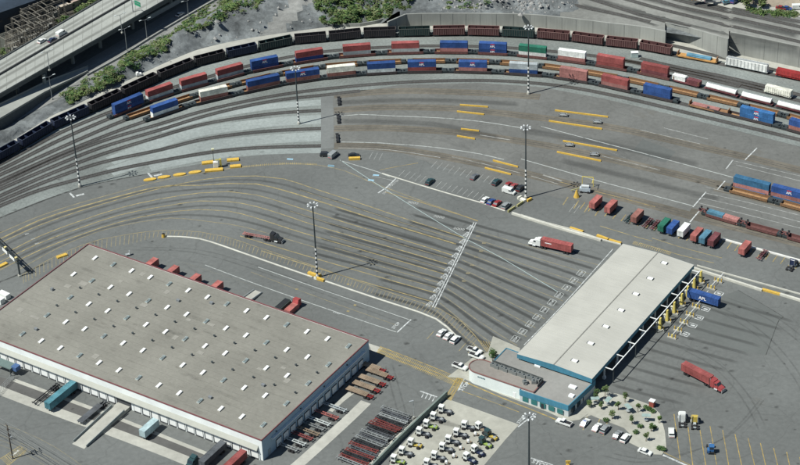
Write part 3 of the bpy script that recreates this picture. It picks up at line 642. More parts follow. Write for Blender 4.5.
# retaining walls (thickness 0.6 m) holding the upper yard
def ret_wall(name, px_top, label, z0=-.1, thick=.7):
    P = curve([(u, v, uz(u) + .25) for u, v in px_top], 0, 6.); mb = MB()
    for a, b in zip(P, P[1:]):
        d = (b - a).normalized(); nn = Vector((-d.y, d.x, 0)) * thick
        mb.face([(a.x, a.y, z0), (b.x, b.y, z0), b, a]); mb.face([a, b, b + nn, a + nn]); c = b + nn; e = a + nn; mb.face([e, c, (c.x, c.y, z0), (e.x, e.y, z0)])
    for a in (P[0], P[-1]):
        d = (P[1] - P[0]).normalized() if a is P[0] else (P[-1] - P[-2]).normalized(); nn = Vector((-d.y, d.x, 0)) * thick; e = a + nn
        mb.face([(a.x, a.y, z0), a, e, (e.x, e.y, z0)])
    acc = 0
    for a, b in zip(P, P[1:]):
        acc += (b - a).length
        if acc > 4.5: acc = 0; d = (b - a).normalized(); nn = Vector((-d.y, d.x, 0)); mb.bar(b - nn * .02 + Vector((0, 0, -.2)), Vector((b.x, b.y, .1)) - nn * .02, .12, .08, 1)
    o = mb.to(name, [wall_concrete, mat('wall joint', (.21, .22, .21), .9)]); tag(o, label, 'wall'); return o
ret_wall('retaining_wall', W1, 'long curved grey retaining wall behind the dark hopper cars')
ret_wall('retaining_wall', W2, 'short middle grey retaining wall segment between two offsets')
ret_wall('retaining_wall', W3, 'pale retaining wall segment running off the right edge')
sheet('lower_track_ground', [(660, 36), (728, 50), (800, 61), (900, 82), (900, 100), (800, 74), (740, 60), (660, 45)], .03, concrete)
track(curve([(655, 42), (690, 49.5), (728, 59), (770, 69), (800, 76.5)], 0, 5.), z=.01)
# curved low concrete wall at the foot of the green slope
kerb('low_wall', [(330, 24.5), (345, 27), (360, 26.5), (375, 24), (385, 21)], .5, 1.6, wall_concrete, 'low curved grey concrete wall below the green bank', 'wall')
# rock blocks on the pile
mb = MB(); random.seed(5)
for _ in range(900):
    u = random.triangular(425, 580, 530); v = random.uniform(-2, 22)
    if v > 4 + (580 - u) * .055 + 8: continue
    if _ % 5 == 0: u = random.uniform(150, 330); v = random.uniform(5, 60)
    p = terr_at(u, v); s = random.uniform(.25, .8) if _ % 12 else random.uniform(.8, 1.4)
    if p.z < .3: continue
    i = len(mb.v)
    for k in range(7):
        a = k * 2 * math.pi / 6
        mb.v.append((p.x + s * math.cos(a) * random.uniform(.7, 1.2), p.y + s * math.sin(a) * random.uniform(.7, 1.2), p.z - .2) if k < 6 else (p.x + random.uniform(-.3, .3) * s, p.y + random.uniform(-.3, .3) * s, p.z + s * random.uniform(.7, 1.1)))
    for k in range(6): mb.f.append((i + k, i + (k + 1) % 6, i + 6)); mb.m.append(0)
mb.to('rubble', mat('pale rock', (.26, .26, .25), .95, n=.3, ns=.8, world=True))['kind'] = 'stuff'
# ---------------------------------------------------------------- greenery
leafA = mat('leaf', (.10, .15, .05), .8, n=.35, ns=.5, n2=.35, ns2=.12, world=True, spec=.15)
leafB = mat('olive leaf', (.135, .155, .075), .8, n=.35, ns=.5, n2=.3, ns2=.1, world=True, spec=.15)
leafC = mat('dark leaf', (.045, .095, .035), .8, n=.3, ns=.5, world=True, spec=.15)
bark = mat('bark', (.16, .12, .08), .9, n=.2)
def in_poly(x, y, P):
    c = False; n = len(P); j = n - 1
    for i in range(n):
        if (P[i][1] > y) != (P[j][1] > y) and x < (P[j][0] - P[i][0]) * (y - P[i][1]) / (P[j][1] - P[i][1]) + P[i][0]: c = not c
        j = i
    return c
def leaf(mb, c, s, m):
    a = random.uniform(0, 6.283); t = random.uniform(-.9, .9); ax = Vector((math.cos(a), math.sin(a), 0)); ay = Vector((-math.sin(a) * math.cos(t), math.cos(a) * math.cos(t), math.sin(t)))
    k = random.uniform(.4, .75)
    mb.v += [tuple(c - ax * s), tuple(c - ay * s * k), tuple(c + ax * s), tuple(c + ay * s * k)]; i = len(mb.v); mb.f.append((i - 4, i - 3, i - 2, i - 1)); mb.m.append(m)
def scrub(poly, nclump, zf=None, hmin=.5, hmax=2.6, seed=1, per=34, size=.46):
    random.seed(seed); mb = MB(); xs = [p[0] for p in poly]; ys = [p[1] for p in poly]; n = 0; tries = 0
    while n < nclump and tries < nclump * 8:
        tries += 1; u = random.uniform(min(xs), max(xs)); v = random.uniform(min(ys), max(ys))
        if not in_poly(u, v, poly): continue
        if noise.noise(Vector((u * .09, v * .16, seed))) < -.26: continue
        p = zf(u, v) if zf else terr_at(u, v); n += 1
        r = random.uniform(.9, 2.4); h = random.uniform(hmin, hmax) * (r / 2); mm = random.choice([0, 0, 1, 2])
        for _ in range(per):
            a = random.uniform(0, 6.283); e = random.random() ** .5; zz = random.random()
            d = r * e * (1 - .45 * zz)
            leaf(mb, Vector((p.x + d * math.cos(a), p.y + d * math.sin(a), p.z - .1 + .75 * h * zz * (1.1 - .5 * e))), size * random.uniform(.6, 1.3), mm if random.random() < .8 else random.choice([0, 1, 2]))
    o = mb.to('undergrowth', [leafA, leafB, leafC]); o['kind'] = 'stuff'; return o
scrub([(70, 97), (86, 80), (110, 66), (130, 52), (150, 45), (175, 32), (168, 50), (140, 60), (136, 70), (110, 84), (86, 96)], 420, seed=2)
scrub([(172, 34), (190, 16), (212, 2), (225, -8), (262, -8), (258, 8), (232, 16), (210, 26), (192, 30)], 380, seed=3)
scrub([(312, -8), (412, -8), (411, 10), (396, 17), (380, 22), (352, 23), (332, 24), (322, 22), (316, 8)], 900, seed=4, hmax=3.4)
scrub([(60, 95), (75, 88), (88, 96), (70, 104)], 50, seed=12)
scrub([(285, -10), (330, -10), (330, 2), (300, 0)], 25, seed=13)
scrub([(420, -4), (470, -10), (520, -8), (490, 8), (440, 10)], 45, seed=14, hmax=1.6)
scrub([(748, 8), (770, 11), (800, 13), (800, 17), (760, 15), (746, 11)], 90, zf=lambda u, v: V(u, v, upz), seed=5)
def shrub_tree(h, r, seed, trunk_h=.45, n=420, size=.28, mats=(0, 1)):
    def build():
        random.seed(seed); o = root('tree')
        t = MB(); t.tube((0, 0, 0), (0.05, .03, h * trunk_h), .14, .09, 6, 0, False); t.tube((0.05, .03, h * trunk_h), (.12, -.05, h * .85), .09, .03, 5, 0, False)
        for k in range(5):
            a = k * 1.3 + seed; t.tube((.06, 0, h * (trunk_h * .8 + .08 * k)), (r * .6 * math.cos(a), r * .6 * math.sin(a), h * (trunk_h + .1 + .09 * k)), .05, .02, 5, 0, False)
        t.to('trunk', bark, o)
        c = MB(); lobes = [(random.uniform(-.45, .45) * r, random.uniform(-.45, .45) * r, h * random.uniform(trunk_h + .08, .86), r * random.uniform(.35, .62)) for _ in range(9)]
        for _ in range(n):
            x, y, z, rr = random.choice(lobes); v = Vector((random.gauss(0, 1), random.gauss(0, 1), random.gauss(0, 1))).normalized() * rr * random.random() ** .4
            leaf(c, Vector((x, y, z)) + v, size * random.uniform(.6, 1.3), random.choice(mats))
        c.to('crown', [leafA, leafB, leafC], o)
        return o
    return build
# ================================================================ HIGHWAY top left
DZ = 10.
near = [(-90, 147), (0, 94.5), (50, 66), (100, 38), (160, 3.5), (250, -48)]
far = [(-90, 114), (0, 60), (50, 30.5), (102, 0), (160, -33), (250, -85)]
Pn, Pf = [V(u, v, DZ) for u, v in near], [V(u, v, DZ) for u, v in far]
hw = root('highway_viaduct', (0, 0, 0), 0, 'long raised concrete highway crossing the top left corner', 'viaduct')
mb = MB()
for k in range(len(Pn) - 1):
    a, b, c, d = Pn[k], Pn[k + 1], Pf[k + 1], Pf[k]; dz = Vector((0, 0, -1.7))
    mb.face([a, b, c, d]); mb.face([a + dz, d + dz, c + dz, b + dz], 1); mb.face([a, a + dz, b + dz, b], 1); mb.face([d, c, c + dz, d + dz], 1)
mb.to('deck', [deck_concrete, mat('shade darkened concrete', (.09, .10, .10), .9, world=True, n=.2)], hw)  # darker sides and underside: the deck's shade is painted into the concrete
for P, nm in ((Pn, 'parapet'), (Pf, 'parapet')):
    mb = MB()
    for a, b in zip(P, P[1:]): mb.bar(a + Vector((0, 0, .32)), b + Vector((0, 0, .32)), .25, .64)
    mb.to(nm, mat('parapet', (.14, .15, .15), .9, world=True, n=.1), hw)
mid = [a.lerp(b, .56) for a, b in zip(Pn, Pf)]
mb = MB()
for a, b in zip(mid, mid[1:]): mb.bar(a + Vector((0, 0, .45)), b + Vector((0, 0, .45)), .5, .9)
mb.to('median_barrier', mat('median dark', (.1, .1, .1), .9), hw)
mb = MB()
for f in (.03, .965): mb.strip([a.lerp(b, f) for a, b in zip(Pn, Pf)], .3, DZ + .02)
mb.to('edge_line', line_white2, hw)
mb = MB()
for f in (.12, .24, .36, .48, .66, .78, .89):
    for k in range(len(Pn) - 1):
        a = Pn[k].lerp(Pf[k], f); b = Pn[k + 1].lerp(Pf[k + 1], f); n = int((b - a).length / 12)
        for j in range(n): mb.strip([a.lerp(b, j / n), a.lerp(b, (j + .35) / n)], .22, DZ + .02)
mb.to('lane_marking', line_white2, hw)
mb = MB()
for f in (.18, .42, .72, .84): mb.strip([a.lerp(b, f) for a, b in zip(Pn, Pf)], 2.6, DZ + .015, fade=True)
mb.to('tyre_wear', alpha_mat('deck wear', (.09, .09, .08), .5, ns=.15, lo=.2, hi=.8, streak=(R(38), .15)), hw)
mb = MB()
for k in range(26):
    t = k / 26 * 4.9; i = int(t); a = Pn[i].lerp(Pn[i + 1], t - i); b = Pf[i].lerp(Pf[i + 1], t - i); mb.strip([a, b], .18, DZ + .018)
mb.to('deck_joint', mat('joint', (.19, .2, .18), .9), hw)
for t in (.2, .75, 1.3, 1.85, 2.4, 2.95, 3.5, 4.1):
    i = int(t); a = Pn[i].lerp(Pn[i + 1], t - i); b = Pf[i].lerp(Pf[i + 1], t - i)
    for f in ((.03, .35, .65) if abs(t - 1.85) < .01 else (.3, .7)):
        p = a.lerp(b, f); MB().tube((p.x, p.y, 0), (p.x, p.y, DZ - 2.4), .8, .8, 12).to('pier', wall_concrete, hw)
    mb = MB(); mb.bar(a.lerp(b, .2) + Vector((0, 0, -2.2)), a.lerp(b, .8) + Vector((0, 0, -2.2)), 1.6, 1.1); mb.to('pier_cap', MATS['shade darkened concrete'], hw)  # cap colour carries the shade under the deck
# lower road, ramp with its wall
sheet('lower_road', [(-80, 150), (0, 108), (60, 76), (110, 47), (170, 12), (215, -14), (300, -62), (320, -52), (235, 2), (170, 38), (100, 79), (60, 98), (0, 130), (-80, 172)], .02, mat('lower road concrete', (.2, .205, .195), .9, n=.1, n2=.12, world=True))
for px in ([(60, 84), (120, 50), (165, 23), (205, 0)], [(60, 92), (120, 57), (172, 30), (215, 5)]): line('road_marking', px, .3, line_white2, .04)
kerb('road_barrier', [(87, 76), (120, 58), (150, 39), (175, 24), (215, 1), (250, -18)], .4, .9, mat('barrier', (.32, .33, .31), .9), 'long low grey barrier between the lower road and the green bank', 'barrier')
rp = root('ramp', (0, 0, 0), 0, 'sloping concrete ramp with a shaded wall at the left edge', 'ramp')
RN = [V(-80, 164, 6.5), V(0, 119.5, 5.6), V(45, 93, 3), V(88, 72, .15)]; RF = [V(-80, 148, 6.5), V(0, 105, 5.6), V(45, 83, 3), V(88, 67, .15)]
mb = MB()
for k in range(3):
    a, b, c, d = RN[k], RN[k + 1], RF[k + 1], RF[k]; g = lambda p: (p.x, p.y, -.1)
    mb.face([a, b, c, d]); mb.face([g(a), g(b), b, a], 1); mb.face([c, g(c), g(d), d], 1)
mb.to('slope', [deck_concrete, MATS['shade darkened concrete']], rp)  # ramp walls darkened in colour to hold their shade
mb = MB()
for P in (RN, RF):
    for a, b in zip(P, P[1:]): mb.bar(a + Vector((0, 0, .4)), b + Vector((0, 0, .4)), .35, .8)
mb.to('side_rail', wall_concrete, rp)
# second raised carriageway seen at the very top (200,0)
kerb('road_barrier', [(147, 21), (165, 11), (190, -3), (220, -20)], .6, 2.2, mat('pale barrier', (.42, .43, .40), .9), 'short pale raised barrier beside the viaduct near the top', 'barrier')
# substation, dark plant building
gb = sheet('dark_ground', [(-100, -60), (110, -60), (102, 0), (60, 26), (0, 62), (-100, 120)], .03, mat('oily ground', (.06, .065, .055), .9, n=.3, n2=.3, world=True))
sheet('substation_yard', [(5, 34), (35, 12), (62, 10), (100, -8), (102, 2), (60, 27), (20, 50), (4, 60)], .05, mat('substation gravel', (.09, .085, .07), .95, n=.4, ns=.5, n2=.4, world=True))
sub_m = mat('weathered lattice', (.17, .16, .135), .8, .1, n=.2)
def lattice():
    o = root('substation_frame'); W_, D_, H2 = 9., 6., 8.
    for x in (0, W_):
        for y in (0, D_):
            mb = MB()
            for ax in (-.4, .4):
                for ay in (-.4, .4): mb.bar((x + ax, y + ay, 0), (x + ax * .7, y + ay * .7, H2), .12, .12)
            for k in range(6):
                z = k * H2 / 6; mb.bar((x - .4, y - .4, z), (x + .4, y + .4, z + H2 / 6), .07, .07); mb.bar((x + .4, y - .4, z), (x - .4, y + .4, z + H2 / 6), .07, .07)
            mb.to('post', sub_m, o)
    mb = MB()
    for y in (0, D_):
        mb.bar((0, y, H2), (W_, y, H2), .25, .25); mb.bar((0, y, H2 - .9), (W_, y, H2 - .9), .25, .25)
        for k in range(9): mb.bar((k * W_ / 9, y, H2 - .9 + (k % 2) * .9), ((k + 1) * W_ / 9, y, H2 - (k % 2) * .9), .12, .12)
    for x in (0, W_ / 2, W_): mb.bar((x, 0, H2), (x, D_, H2), .25, .25)
    mb.to('crossbeam', sub_m, o)
    mb = MB()
    for k in range(7): mb.tube((1 + k * 1.15, D_ / 2, 0), (1 + k * 1.15, D_ / 2, 3.4), .22, .16, 6); mb.box((1 + k * 1.15, D_ / 2, 3.6), (.5, 1.2, .3))
    mb.to('insulator', mat('insulator', (.2, .2, .18), .5), o)
    MB().box((4.5, 1.4, 1.1), (2.6, 1.6, 2.2)).to('transformer', mat('transformer', (.2, .2, .18), .7), o)
    return o
for k, (u, v) in enumerate([(8, 56), (15, 46), (21, 38), (30, 31), (28, 48), (38, 41), (44, 32), (49, 21), (24, 25), (36, 20)]):
    place('lattice', lattice, V(u, v, .05), R(40), ['lowest', 'second lowest', 'third', 'dark central', 'road side lower', 'road side central', 'road side upper', 'topmost', 'rear lower', 'rear upper'][k] + ' weathered steel lattice frame of the substation', 'steel frame', 'substation frames beside the highway')
def shed(name, u, v, L, D, Hh, rz, mt, rmt, label, cat, roofd=.0):
    o = root(name, V(u, v), rz, label, cat)
    MB().box((0, 0, Hh / 2), (L, D, Hh)).to('wall', mt, o)
    MB().box((0, 0, Hh + .15), (L + .5, D + .5, .3)).to('roof', rmt, o)
    mb = MB()
    for k in range(max(1, int(L / 4))): mb.box((-L / 2 + 2 + k * 4, -D / 2 - .03, Hh * .55), (1.4, .08, 1.0))
    mb.to('window', glass, o); return o
shed('plant_building', 14, 8, 60, 34, 9, R(38), mat('dark cladding', (.04, .05, .06), .8), mat('dark roof', (.03, .045, .065), .7, n=.2, n2=.3, ns2=.03, world=True), 'large dark blue roofed building in the top left corner', 'building')
shed('hut', 64, 10, 7, 4.5, 3, R(38), mat('tan wall', (.35, .3, .24), .8), mat('pale roof', (.45, .4, .33), .8), 'small tan roofed hut at the far end of the substation', 'hut')
shed('hut', 73, 6, 6, 4.5, 3, R(38), mat('tan wall', (.35, .3, .24), .8), mat('pinkish roof', (.4, .32, .27), .8), 'small pinkish roofed hut beside the tan one', 'hut')
shed('hut', 84, 0, 9, 4, 3, R(38), mat('tan wall', (.35, .3, .24), .8), mat('white roof', (.6, .6, .58), .8), 'narrow white roofed hut at the picture top near the highway', 'hut')
kerb('concrete_fence', [(-10, 68), (30, 46), (60, 28), (85, 13), (104, 1)], .4, 2.4, mat('dark fence', (.05, .055, .05), .9), 'long dark fence between the substation and the highway', 'fence')
scrub([(56, 22), (75, 10), (98, -4), (106, -4), (84, 9), (62, 23)], 60, zf=lambda u, v: V(u, v, 0), seed=8, hmax=3)
scrub([(0, 50), (8, 48), (10, 58), (0, 62)], 16, zf=lambda u, v: V(u, v, 0), seed=9, hmax=3)
# overhead road sign at the top
sg = root('road_sign', V(133, 12, DZ), R(-45), 'green overhead road sign standing on the viaduct at the top', 'road sign')
MB().tube((0, 0, 0), (0, 0, 6), .22, .18).to('post', grey_metal, sg); MB().tube((0, 0, 5.6), (6, 0, 5.6), .15).to('arm', grey_metal, sg)
MB().box((4, 0, 5.4), (4, .2, 2.2)).to('panel', mat('sign green', (.02, .22, .12), .5), sg)
# ================================================================ WAREHOUSE
O8 = V(-27.4, 330.1, 8.5); A8 = V(261.6, 440.4, 8.5); wrz = math.atan2((A8 - O8).y, (A8 - O8).x)
WL, WW, WH = 125.2, 63.8, 8.5
wh = root('warehouse', (O8.x, O8.y, 0), wrz, 'huge flat roofed white warehouse with rows of skylights and dock doors', 'warehouse')
w_white = mat('warehouse white wall', (.74, .78, .77), .8, n=.04, ns=.3, n2=.08, ns2=.12, stretch=(0, (1.2, 1.2, .1)))
roof_m = mat('warehouse gravel roof', (.215, .212, .185), .95, n=.10, ns=.9, n2=.10, ns2=.045, spec=.1)
red_trim = mat('red coping', (.18, .07, .075), .7, n=.1)
mb = MB(); mb.box((WL / 2, WW / 2, WH / 2 - .1), (WL, WW, WH - .2)); mb.m[3] = 1; mb.to('wall', [w_white, mat('shade tinted end wall', (.34, .45, .53), .8, n=.05, n2=.08)], wh)  # end wall face tinted blue-grey: its shade is put into the colour
mb = MB(); mb.face([(.3, .3, WH - .12), (WL - .3, .3, WH - .12), (WL - .3, WW - .3, WH - .12), (.3, WW - .3, WH - .12)])
rf = mb.to('roof', roof_m, wh)
mb = MB()
for a, b in (((0, 0), (WL, 0)), ((WL, 0), (WL, WW)), ((WL, WW), (0, WW)), ((0, WW), (0, 0))): mb.bar((*a, WH), (*b, WH), .26, .42)
mb.to('coping', red_trim, rf)
mb = MB()   # roofing seams and repairs
for y in (26.3, 39.2): mb.strip([Vector((x, y + .4 * math.sin(x), 0)) for x in range(2, 124, 4)], .5, WH - .1)
for x in range(9, 124, 9): mb.strip([Vector((x + 4, 1, 0)), Vector((x + 4, 62, 0))], .12, WH - .1)
mb.to('roof_seam', alpha_mat('roof seam', (.33, .32, .28), .6, ns=.3, lo=.3, hi=.7, edge=0), rf)
mb = MB(); random.seed(21)
for _ in range(60):
    x, y = random.uniform(3, 122), random.uniform(2, 61); L = random.uniform(2, 7)
    mb.strip([Vector((x - L, y, 0)), Vector((x, y + random.uniform(-.6, .6), 0)), Vector((x + L, y, 0))], random.uniform(1, 3), WH - .095, fade=True)
for x, y in ((14, 1), (40, .9), (62, 1), (88, 1), (110, 1), (70, 62.5), (80, 62.7), (100, 62.6), (30, 62.5)): mb.strip([Vector((x - 3, y, 0)), Vector((x, y, 0)), Vector((x + 3, y, 0))], 1.6, WH - .094, fade=True)
mb.to('roof_stain', alpha_mat('roof stain', (.12, .115, .1), .26, ns=.35, lo=.35, hi=.75), rf)
sky_w = mat('skylight white', (.78, .8, .8), .35, n=.03); sky_g = mat('skylight grey', (.25, .34, .36), .3, n=.1); curb_m = mat('skylight curb', (.42, .42, .38), .8)
ys = (57.3, 45., 32.8, 20., 6.8)
k0 = 0; sproto = {}
for r, y in enumerate(ys):
    for i in range(14):
        if r >= 2 and i == 0: continue
        x = 8.5 + 8.66 * i; g = (i % 3 == 1)
        if g not in sproto:
            s = MB(); s.box((0, 0, .2), (1.15, 2.5, .4), 0, 0); s.face([(-.5, -1.2, .41), (.5, -1.2, .41), (.5, 1.2, .62), (-.5, 1.2, .62)], 1); s.face([(-.5, -1.2, .4), (-.5, -1.2, .41), (-.5, 1.2, .62), (-.5, 1.2, .4)], 1); s.face([(.5, -1.2, .41), (.5, -1.2, .4), (.5, 1.2, .4), (.5, 1.2, .62)], 1)
            if g: s.box((-.22, 0, .66), (.12, 2.3, .1), 0, 0); s.box((.2, 0, .66), (.12, 2.3, .1), 0, 0)
            o = s.to('skylight', [curb_m, sky_g if g else sky_w], rf); sproto[g] = o
        else: o = sproto[g].copy(); COL.objects.link(o); o.parent = rf
        o.location = (x, y, WH - .12)
vp = None
for r, y in enumerate((39.2, 26.3)):
    for i in range(13):
        if vp is None:
            s = MB(); s.tube((0, 0, 0), (0, 0, .45), .22, .22, 8, 0); s.tube((0, 0, .45), (0, 0, .8), .42, .35, 10, 1); s.tube((.1, .1, .8), (.1, .1, .9), .3, .1, 8, 1)
            vp = s.to('roof_vent', [galv, steel_dark], rf); o = vp
        else: o = vp.copy(); COL.objects.link(o); o.parent = rf
        o.location = (16.4 + 8.66 * i, y, WH - .12)
for (x, y) in ((8.2, 33.4),): s = MB(); s.box((0, 0, .5), (.9, .9, 1.)); s.to('roof_unit', grey_metal, rf, (x, y, WH - .12))
mb = MB(); random.seed(31)
for y in [4 + 3.1 * k for k in range(19)]: mb.strip([Vector((x, y + random.uniform(-.12, .12), 0)) for x in range(2, 124, 5)], .16, WH - .097)
mb.to('membrane_lap', alpha_mat('lap', (.15, .145, .125), .28, ns=.3, lo=.3, hi=.7, edge=0), rf)
for (x, y) in ((52.6, 50.4), (108.5, 24.4), (19.5, 11.4), (64, 55), (97, 10)):
    s_ = MB(); s_.box((0, 0, .35), (1.2, .9, .7)); s_.box((0, 0, .75), (1.3, 1.0, .08)); s_.to('roof_unit', grey_metal, rf, (x, y, WH - .12))
random.seed(8)
for _ in range(16):
    x, y = random.uniform(4, 120), random.uniform(3, 60); q_ = MB(); q_.box((x, y, WH - .09), (random.uniform(1.5, 4), random.uniform(1, 2.5), .03)); q_.to('roof_patch', mat('roof patch', (.26, .255, .225), .95, n=.12), rf)
# awning along the camera-side wall
aw = MB(); cream = mat('cream awning', (.36, .37, .33), .8, n=.05, n2=.08)
for a in [(0.2, WL - 1.5)]:
    x0, x1 = a; D = -1.15; ze, zf, zw, zv = 4.1, 4.3, 5.7, 4.9
    aw.face([(x0, D, zf), (x1, D, zf), (x1, -.003, zw), (x0, -.003, zw)], 0); aw.face([(x0, D, ze), (x1, D, ze), (x1, D, zf), (x0, D, zf)], 1); aw.face([(x0, D, ze), (x0, -.003, zv), (x1, -.003, zv), (x1, D, ze)], 1); aw.face([(x1, D, ze), (x1, -.003, zv), (x1, -.003, zw), (x1, D, zf)], 0); aw.face([(x0, D, ze), (x0, D, zf), (x0, -.003, zw), (x0, -.003, zv)], 0)
aw.to('awning', [cream, grey_metal], wh)
door_m = mat('dock door', (.78, .80, .78), .6, n=.05); seal = mat('dock seal', (.06, .065, .07), .8); dglass = mat('door blue shade', (.30, .33, .34), .6)
def dock_door(parent, x, y, rz, dm=None):
    key = ('dd', dm.name if dm else 'w')
    if key not in PROTO:
        d = MB(); d.box((0, -.12, 1.8), (2.7, .12, 2.7)); o = d.to('dock_door', dm or door_m, None)
        MB().box((0, -.06, 1.8), (3.2, .1, 3.4)).box((0, -.25, .3), (2.6, .3, .3)).to('dock_seal', seal, o)
        PROTO[key] = o; o.parent = parent
    else: o = copy_tree(PROTO[key], parent)
    o.location = (x, y, 0); o.rotation_euler = (0, 0, rz)
x = 2.
while x < WL - 3:
    if not (62 < x < 72.5): dock_door(wh, x, -.004, 0)
    x += 3.75
MB().box((67.3, -.06, 2.2), (6.4, .1, 4.4)).to('dark_doorway', seal, wh)
for k in range(33):
    if not 62.5 < 3.9 + k * 3.75 < 71.5: MB().box((3.875 + k * 3.75, -.15, 2.), (.3, .3, 4.0)).to('pilaster', w_white, wh)
# shaded end wall: thin white canopy, doors
mb = MB(); mb.box((WL + .45, 33, 5.9), (.9, 56, .25)); mb.to('canopy', white_paint, wh)
for k in range(13): dock_door(wh, WL + .004, 9 + k * 4.1, R(90))
MB().box((WL + .08, 3.6, 1.4), (.12, 1.3, 2.3)).to('door', mat('grey door', (.3, .34, .36), .6), wh)
mb = MB()
for yv in (8, 22, 36, 50): mb.box((WL + .25, yv, 6.9), (.3, .5, .3))
mb.to('wall_lamp', steel_dark, wh)
def WP(x, y, z=0.):
    c, s = math.cos(wrz), math.sin(wrz); return Vector((O8.x + x * c - y * s, O8.y + x * s + y * c, z))
# dock pits and aprons
sheet('dock_apron', [(-20, 372), (20, 382), (150, 431), (240, 466), (200, 470), (100, 430), (0, 392), (-20, 386)], .008, mat('pit asphalt', (.1, .1, .095), .9, world=True, n=.12, n2=.15))
for px, wd_ in [([(-20, 383), (0, 390.5), (38, 405), (82, 421), (107, 430), (160, 450), (200, 466)], 4.2), ([(14, 380), (55, 395), (92, 408.5), (125, 421), (165, 437), (215, 457)], 1.6), ]:
    MB().strip(curve(px), wd_, .03).to('concrete_apron', concrete)['kind'] = 'structure'
MB().strip(curve([(287, 474), (300, 463), (330, 436), (350, 417.5), (366, 402)]), 4.0, .03).to('concrete_apron', concrete)['kind'] = 'structure'
MB().strip(curve([(330, 411), (342, 400), (355, 390)]), 2.0, .03).to('concrete_apron', concrete)['kind'] = 'structure'
sheet('concrete_apron', [(368, 343), (383, 348), (377, 353), (371, 350)], .03, concrete)
# ramp up to the dark doorway
rm = root('loading_ramp', WP(67.3, -3), wrz, 'pale concrete loading ramp rising to the dark warehouse doorway', 'ramp')
mb = MB(); Lr = 21.5
mb.face([(-2.6, -Lr, .02), (2.6, -Lr, .02), (2.6, -.2, 1.25), (-2.6, -.2, 1.25)]); mb.face([(2.6, -Lr, .02), (2.6, -Lr, -.1), (2.6, -.2, -.1), (2.6, -.2, 1.25)]); mb.face([(-2.6, -Lr, -.1), (-2.6, -Lr, .02), (-2.6, -.2, 1.25), (-2.6, -.2, -.1)])
mb.face([(-2.6, -.2, 1.25), (2.6, -.2, 1.25), (2.6, 2.9, 1.25), (-2.6, 2.9, 1.25)]); mb.face([(2.6, -.2, -.1), (2.6, 2.9, -.1), (2.6, 2.9, 1.25), (2.6, -.2, 1.25)])
mb.to('slab', concrete, rm)
for s_ in (-1, 1):
    mb = MB(); mb.bar((s_ * 2.75, -Lr + 1, .45), (s_ * 2.75, -.2, 1.75), .22, .9); mb.to('side_wall', mat('grey ramp wall', (.22, .25, .25), .9), rm)
# near left: chain fence and small structure at the dock
fz = root('wire_fence', V(3, 392), R(20), 'tall wire fence with posts at the left end of the dock', 'fence')
mb = MB(); a = V(-4, 398) - V(3, 392); b = V(14, 378) - V(3, 392); rr = Matrix.Rotation(-R(20), 4, 'Z')
for k in range(13): t = k / 12; p = rr @ a.lerp(b, t); MB().tube((p.x, p.y, 0), (p.x, p.y, 2.6), .07).to('post', galv, fz)
mb = MB(); a_, b_ = rr @ a, rr @ b
for z in (.3, 1.0, 1.7, 2.5): mb.bar(a_ + Vector((0, 0, z)), b_ + Vector((0, 0, z)), .04, .04)
mb.to('mesh', galv, fz)
an = root('dock_shelter', V(6, 371), wrz, 'dark green flat shelter with blue box against the warehouse at the left edge', 'shelter')
MB().box((0, 0, 3.2), (8, 3.4, .4)).to('roof', mat('shelter roof', (.12, .17, .16), .8), an); 
for x_ in (-3.6, 3.6): MB().box((x_, -1.4, 1.5), (.3, .3, 3)).to('post', steel_dark, an)
MB().box((4.6, .5, 2.9), (2.2, 2.4, 1.6)).to('box', mat('blue box', (.06, .12, .25), .6), an)
# little guard wall (white) by the left edge road
def white_shed(): 
    o = root('white_container'); MB().box((0, 0, 1.1), (4.4, 2.2, 2.0)).to('body', white_paint, o); MB().box((2.22, 0, 1.1), (.06, 1.9, 1.8)).to('door', galv, o); return o
place('wshed', white_shed, V(4.5, 297.5), R(-38), 'white box container beside the gantry, nearer the warehouse', 'container', 'white boxes left of the warehouse'); place('wshed', white_shed, V(-1, 302), R(-38), 'white box container cut by the left picture edge', 'container', 'white boxes left of the warehouse')
# ================================================================ GATE with its long roof
G7 = V(517, 354, 7.); GX = V(592, 379, 7.); grz = math.atan2((GX - G7).y, (GX - G7).x)
GWd, GL, GH = 28.9, 79.5, 7.0
def GP(x, y, z=0.):
    c, s = math.cos(grz), math.sin(grz); return Vector((G7.x + x * c - y * s, G7.y + x * s + y * c, z))
gt = root('gate_roof', (G7.x, G7.y, 0), grz, 'long pale metal gate canopy with a blue fascia over the truck lanes', 'gate canopy')
roofw = mat('pale metal roof', (.41, .41, .37), .55, 0., n=.05, ns=.5, n2=.06, ns2=.08, stretch=(0, (.15, 2.5, 1)))
blue = mat('blue fascia', (.055, .19, .27), .6, n=.14, ns=.8, n2=.1, stretch=(0, (1.5, 1.5, .3)))
mb = MB(); rx = 14.2; rh = .7
for x0, x1, z0, z1 in ((0, rx, 0, rh), (rx, GWd, rh, 0)):
    n = 40
    mb.face([(x0, 0, GH + z0), (x1, 0, GH + z1), (x1, GL, GH + z1), (x0, GL, GH + z0)])
mb.face([(0, 0, GH - .3), (0, GL, GH - .3), (GWd, GL, GH - .3), (GWd, 0, GH - .3)])
rfg = mb.to('roof', roofw, gt)
mb = MB()
for k in range(53):
    y = .8 + k * 1.5; mb.bar((.1, y, GH + .03), (rx, y, GH + rh + .03), .05, .05); mb.bar((rx, y, GH + rh + .03), (GWd - .1, y, GH + .03), .05, .05)
mb.to('standing_seam', roofw, rfg)
mb = MB(); mb.box((rx + .1, GL / 2, GH + rh + .06), (.35, GL, .12)); mb.to('ridge_cap', mat('ridge', (.22, .22, .2), .7), rfg)
mb = MB()
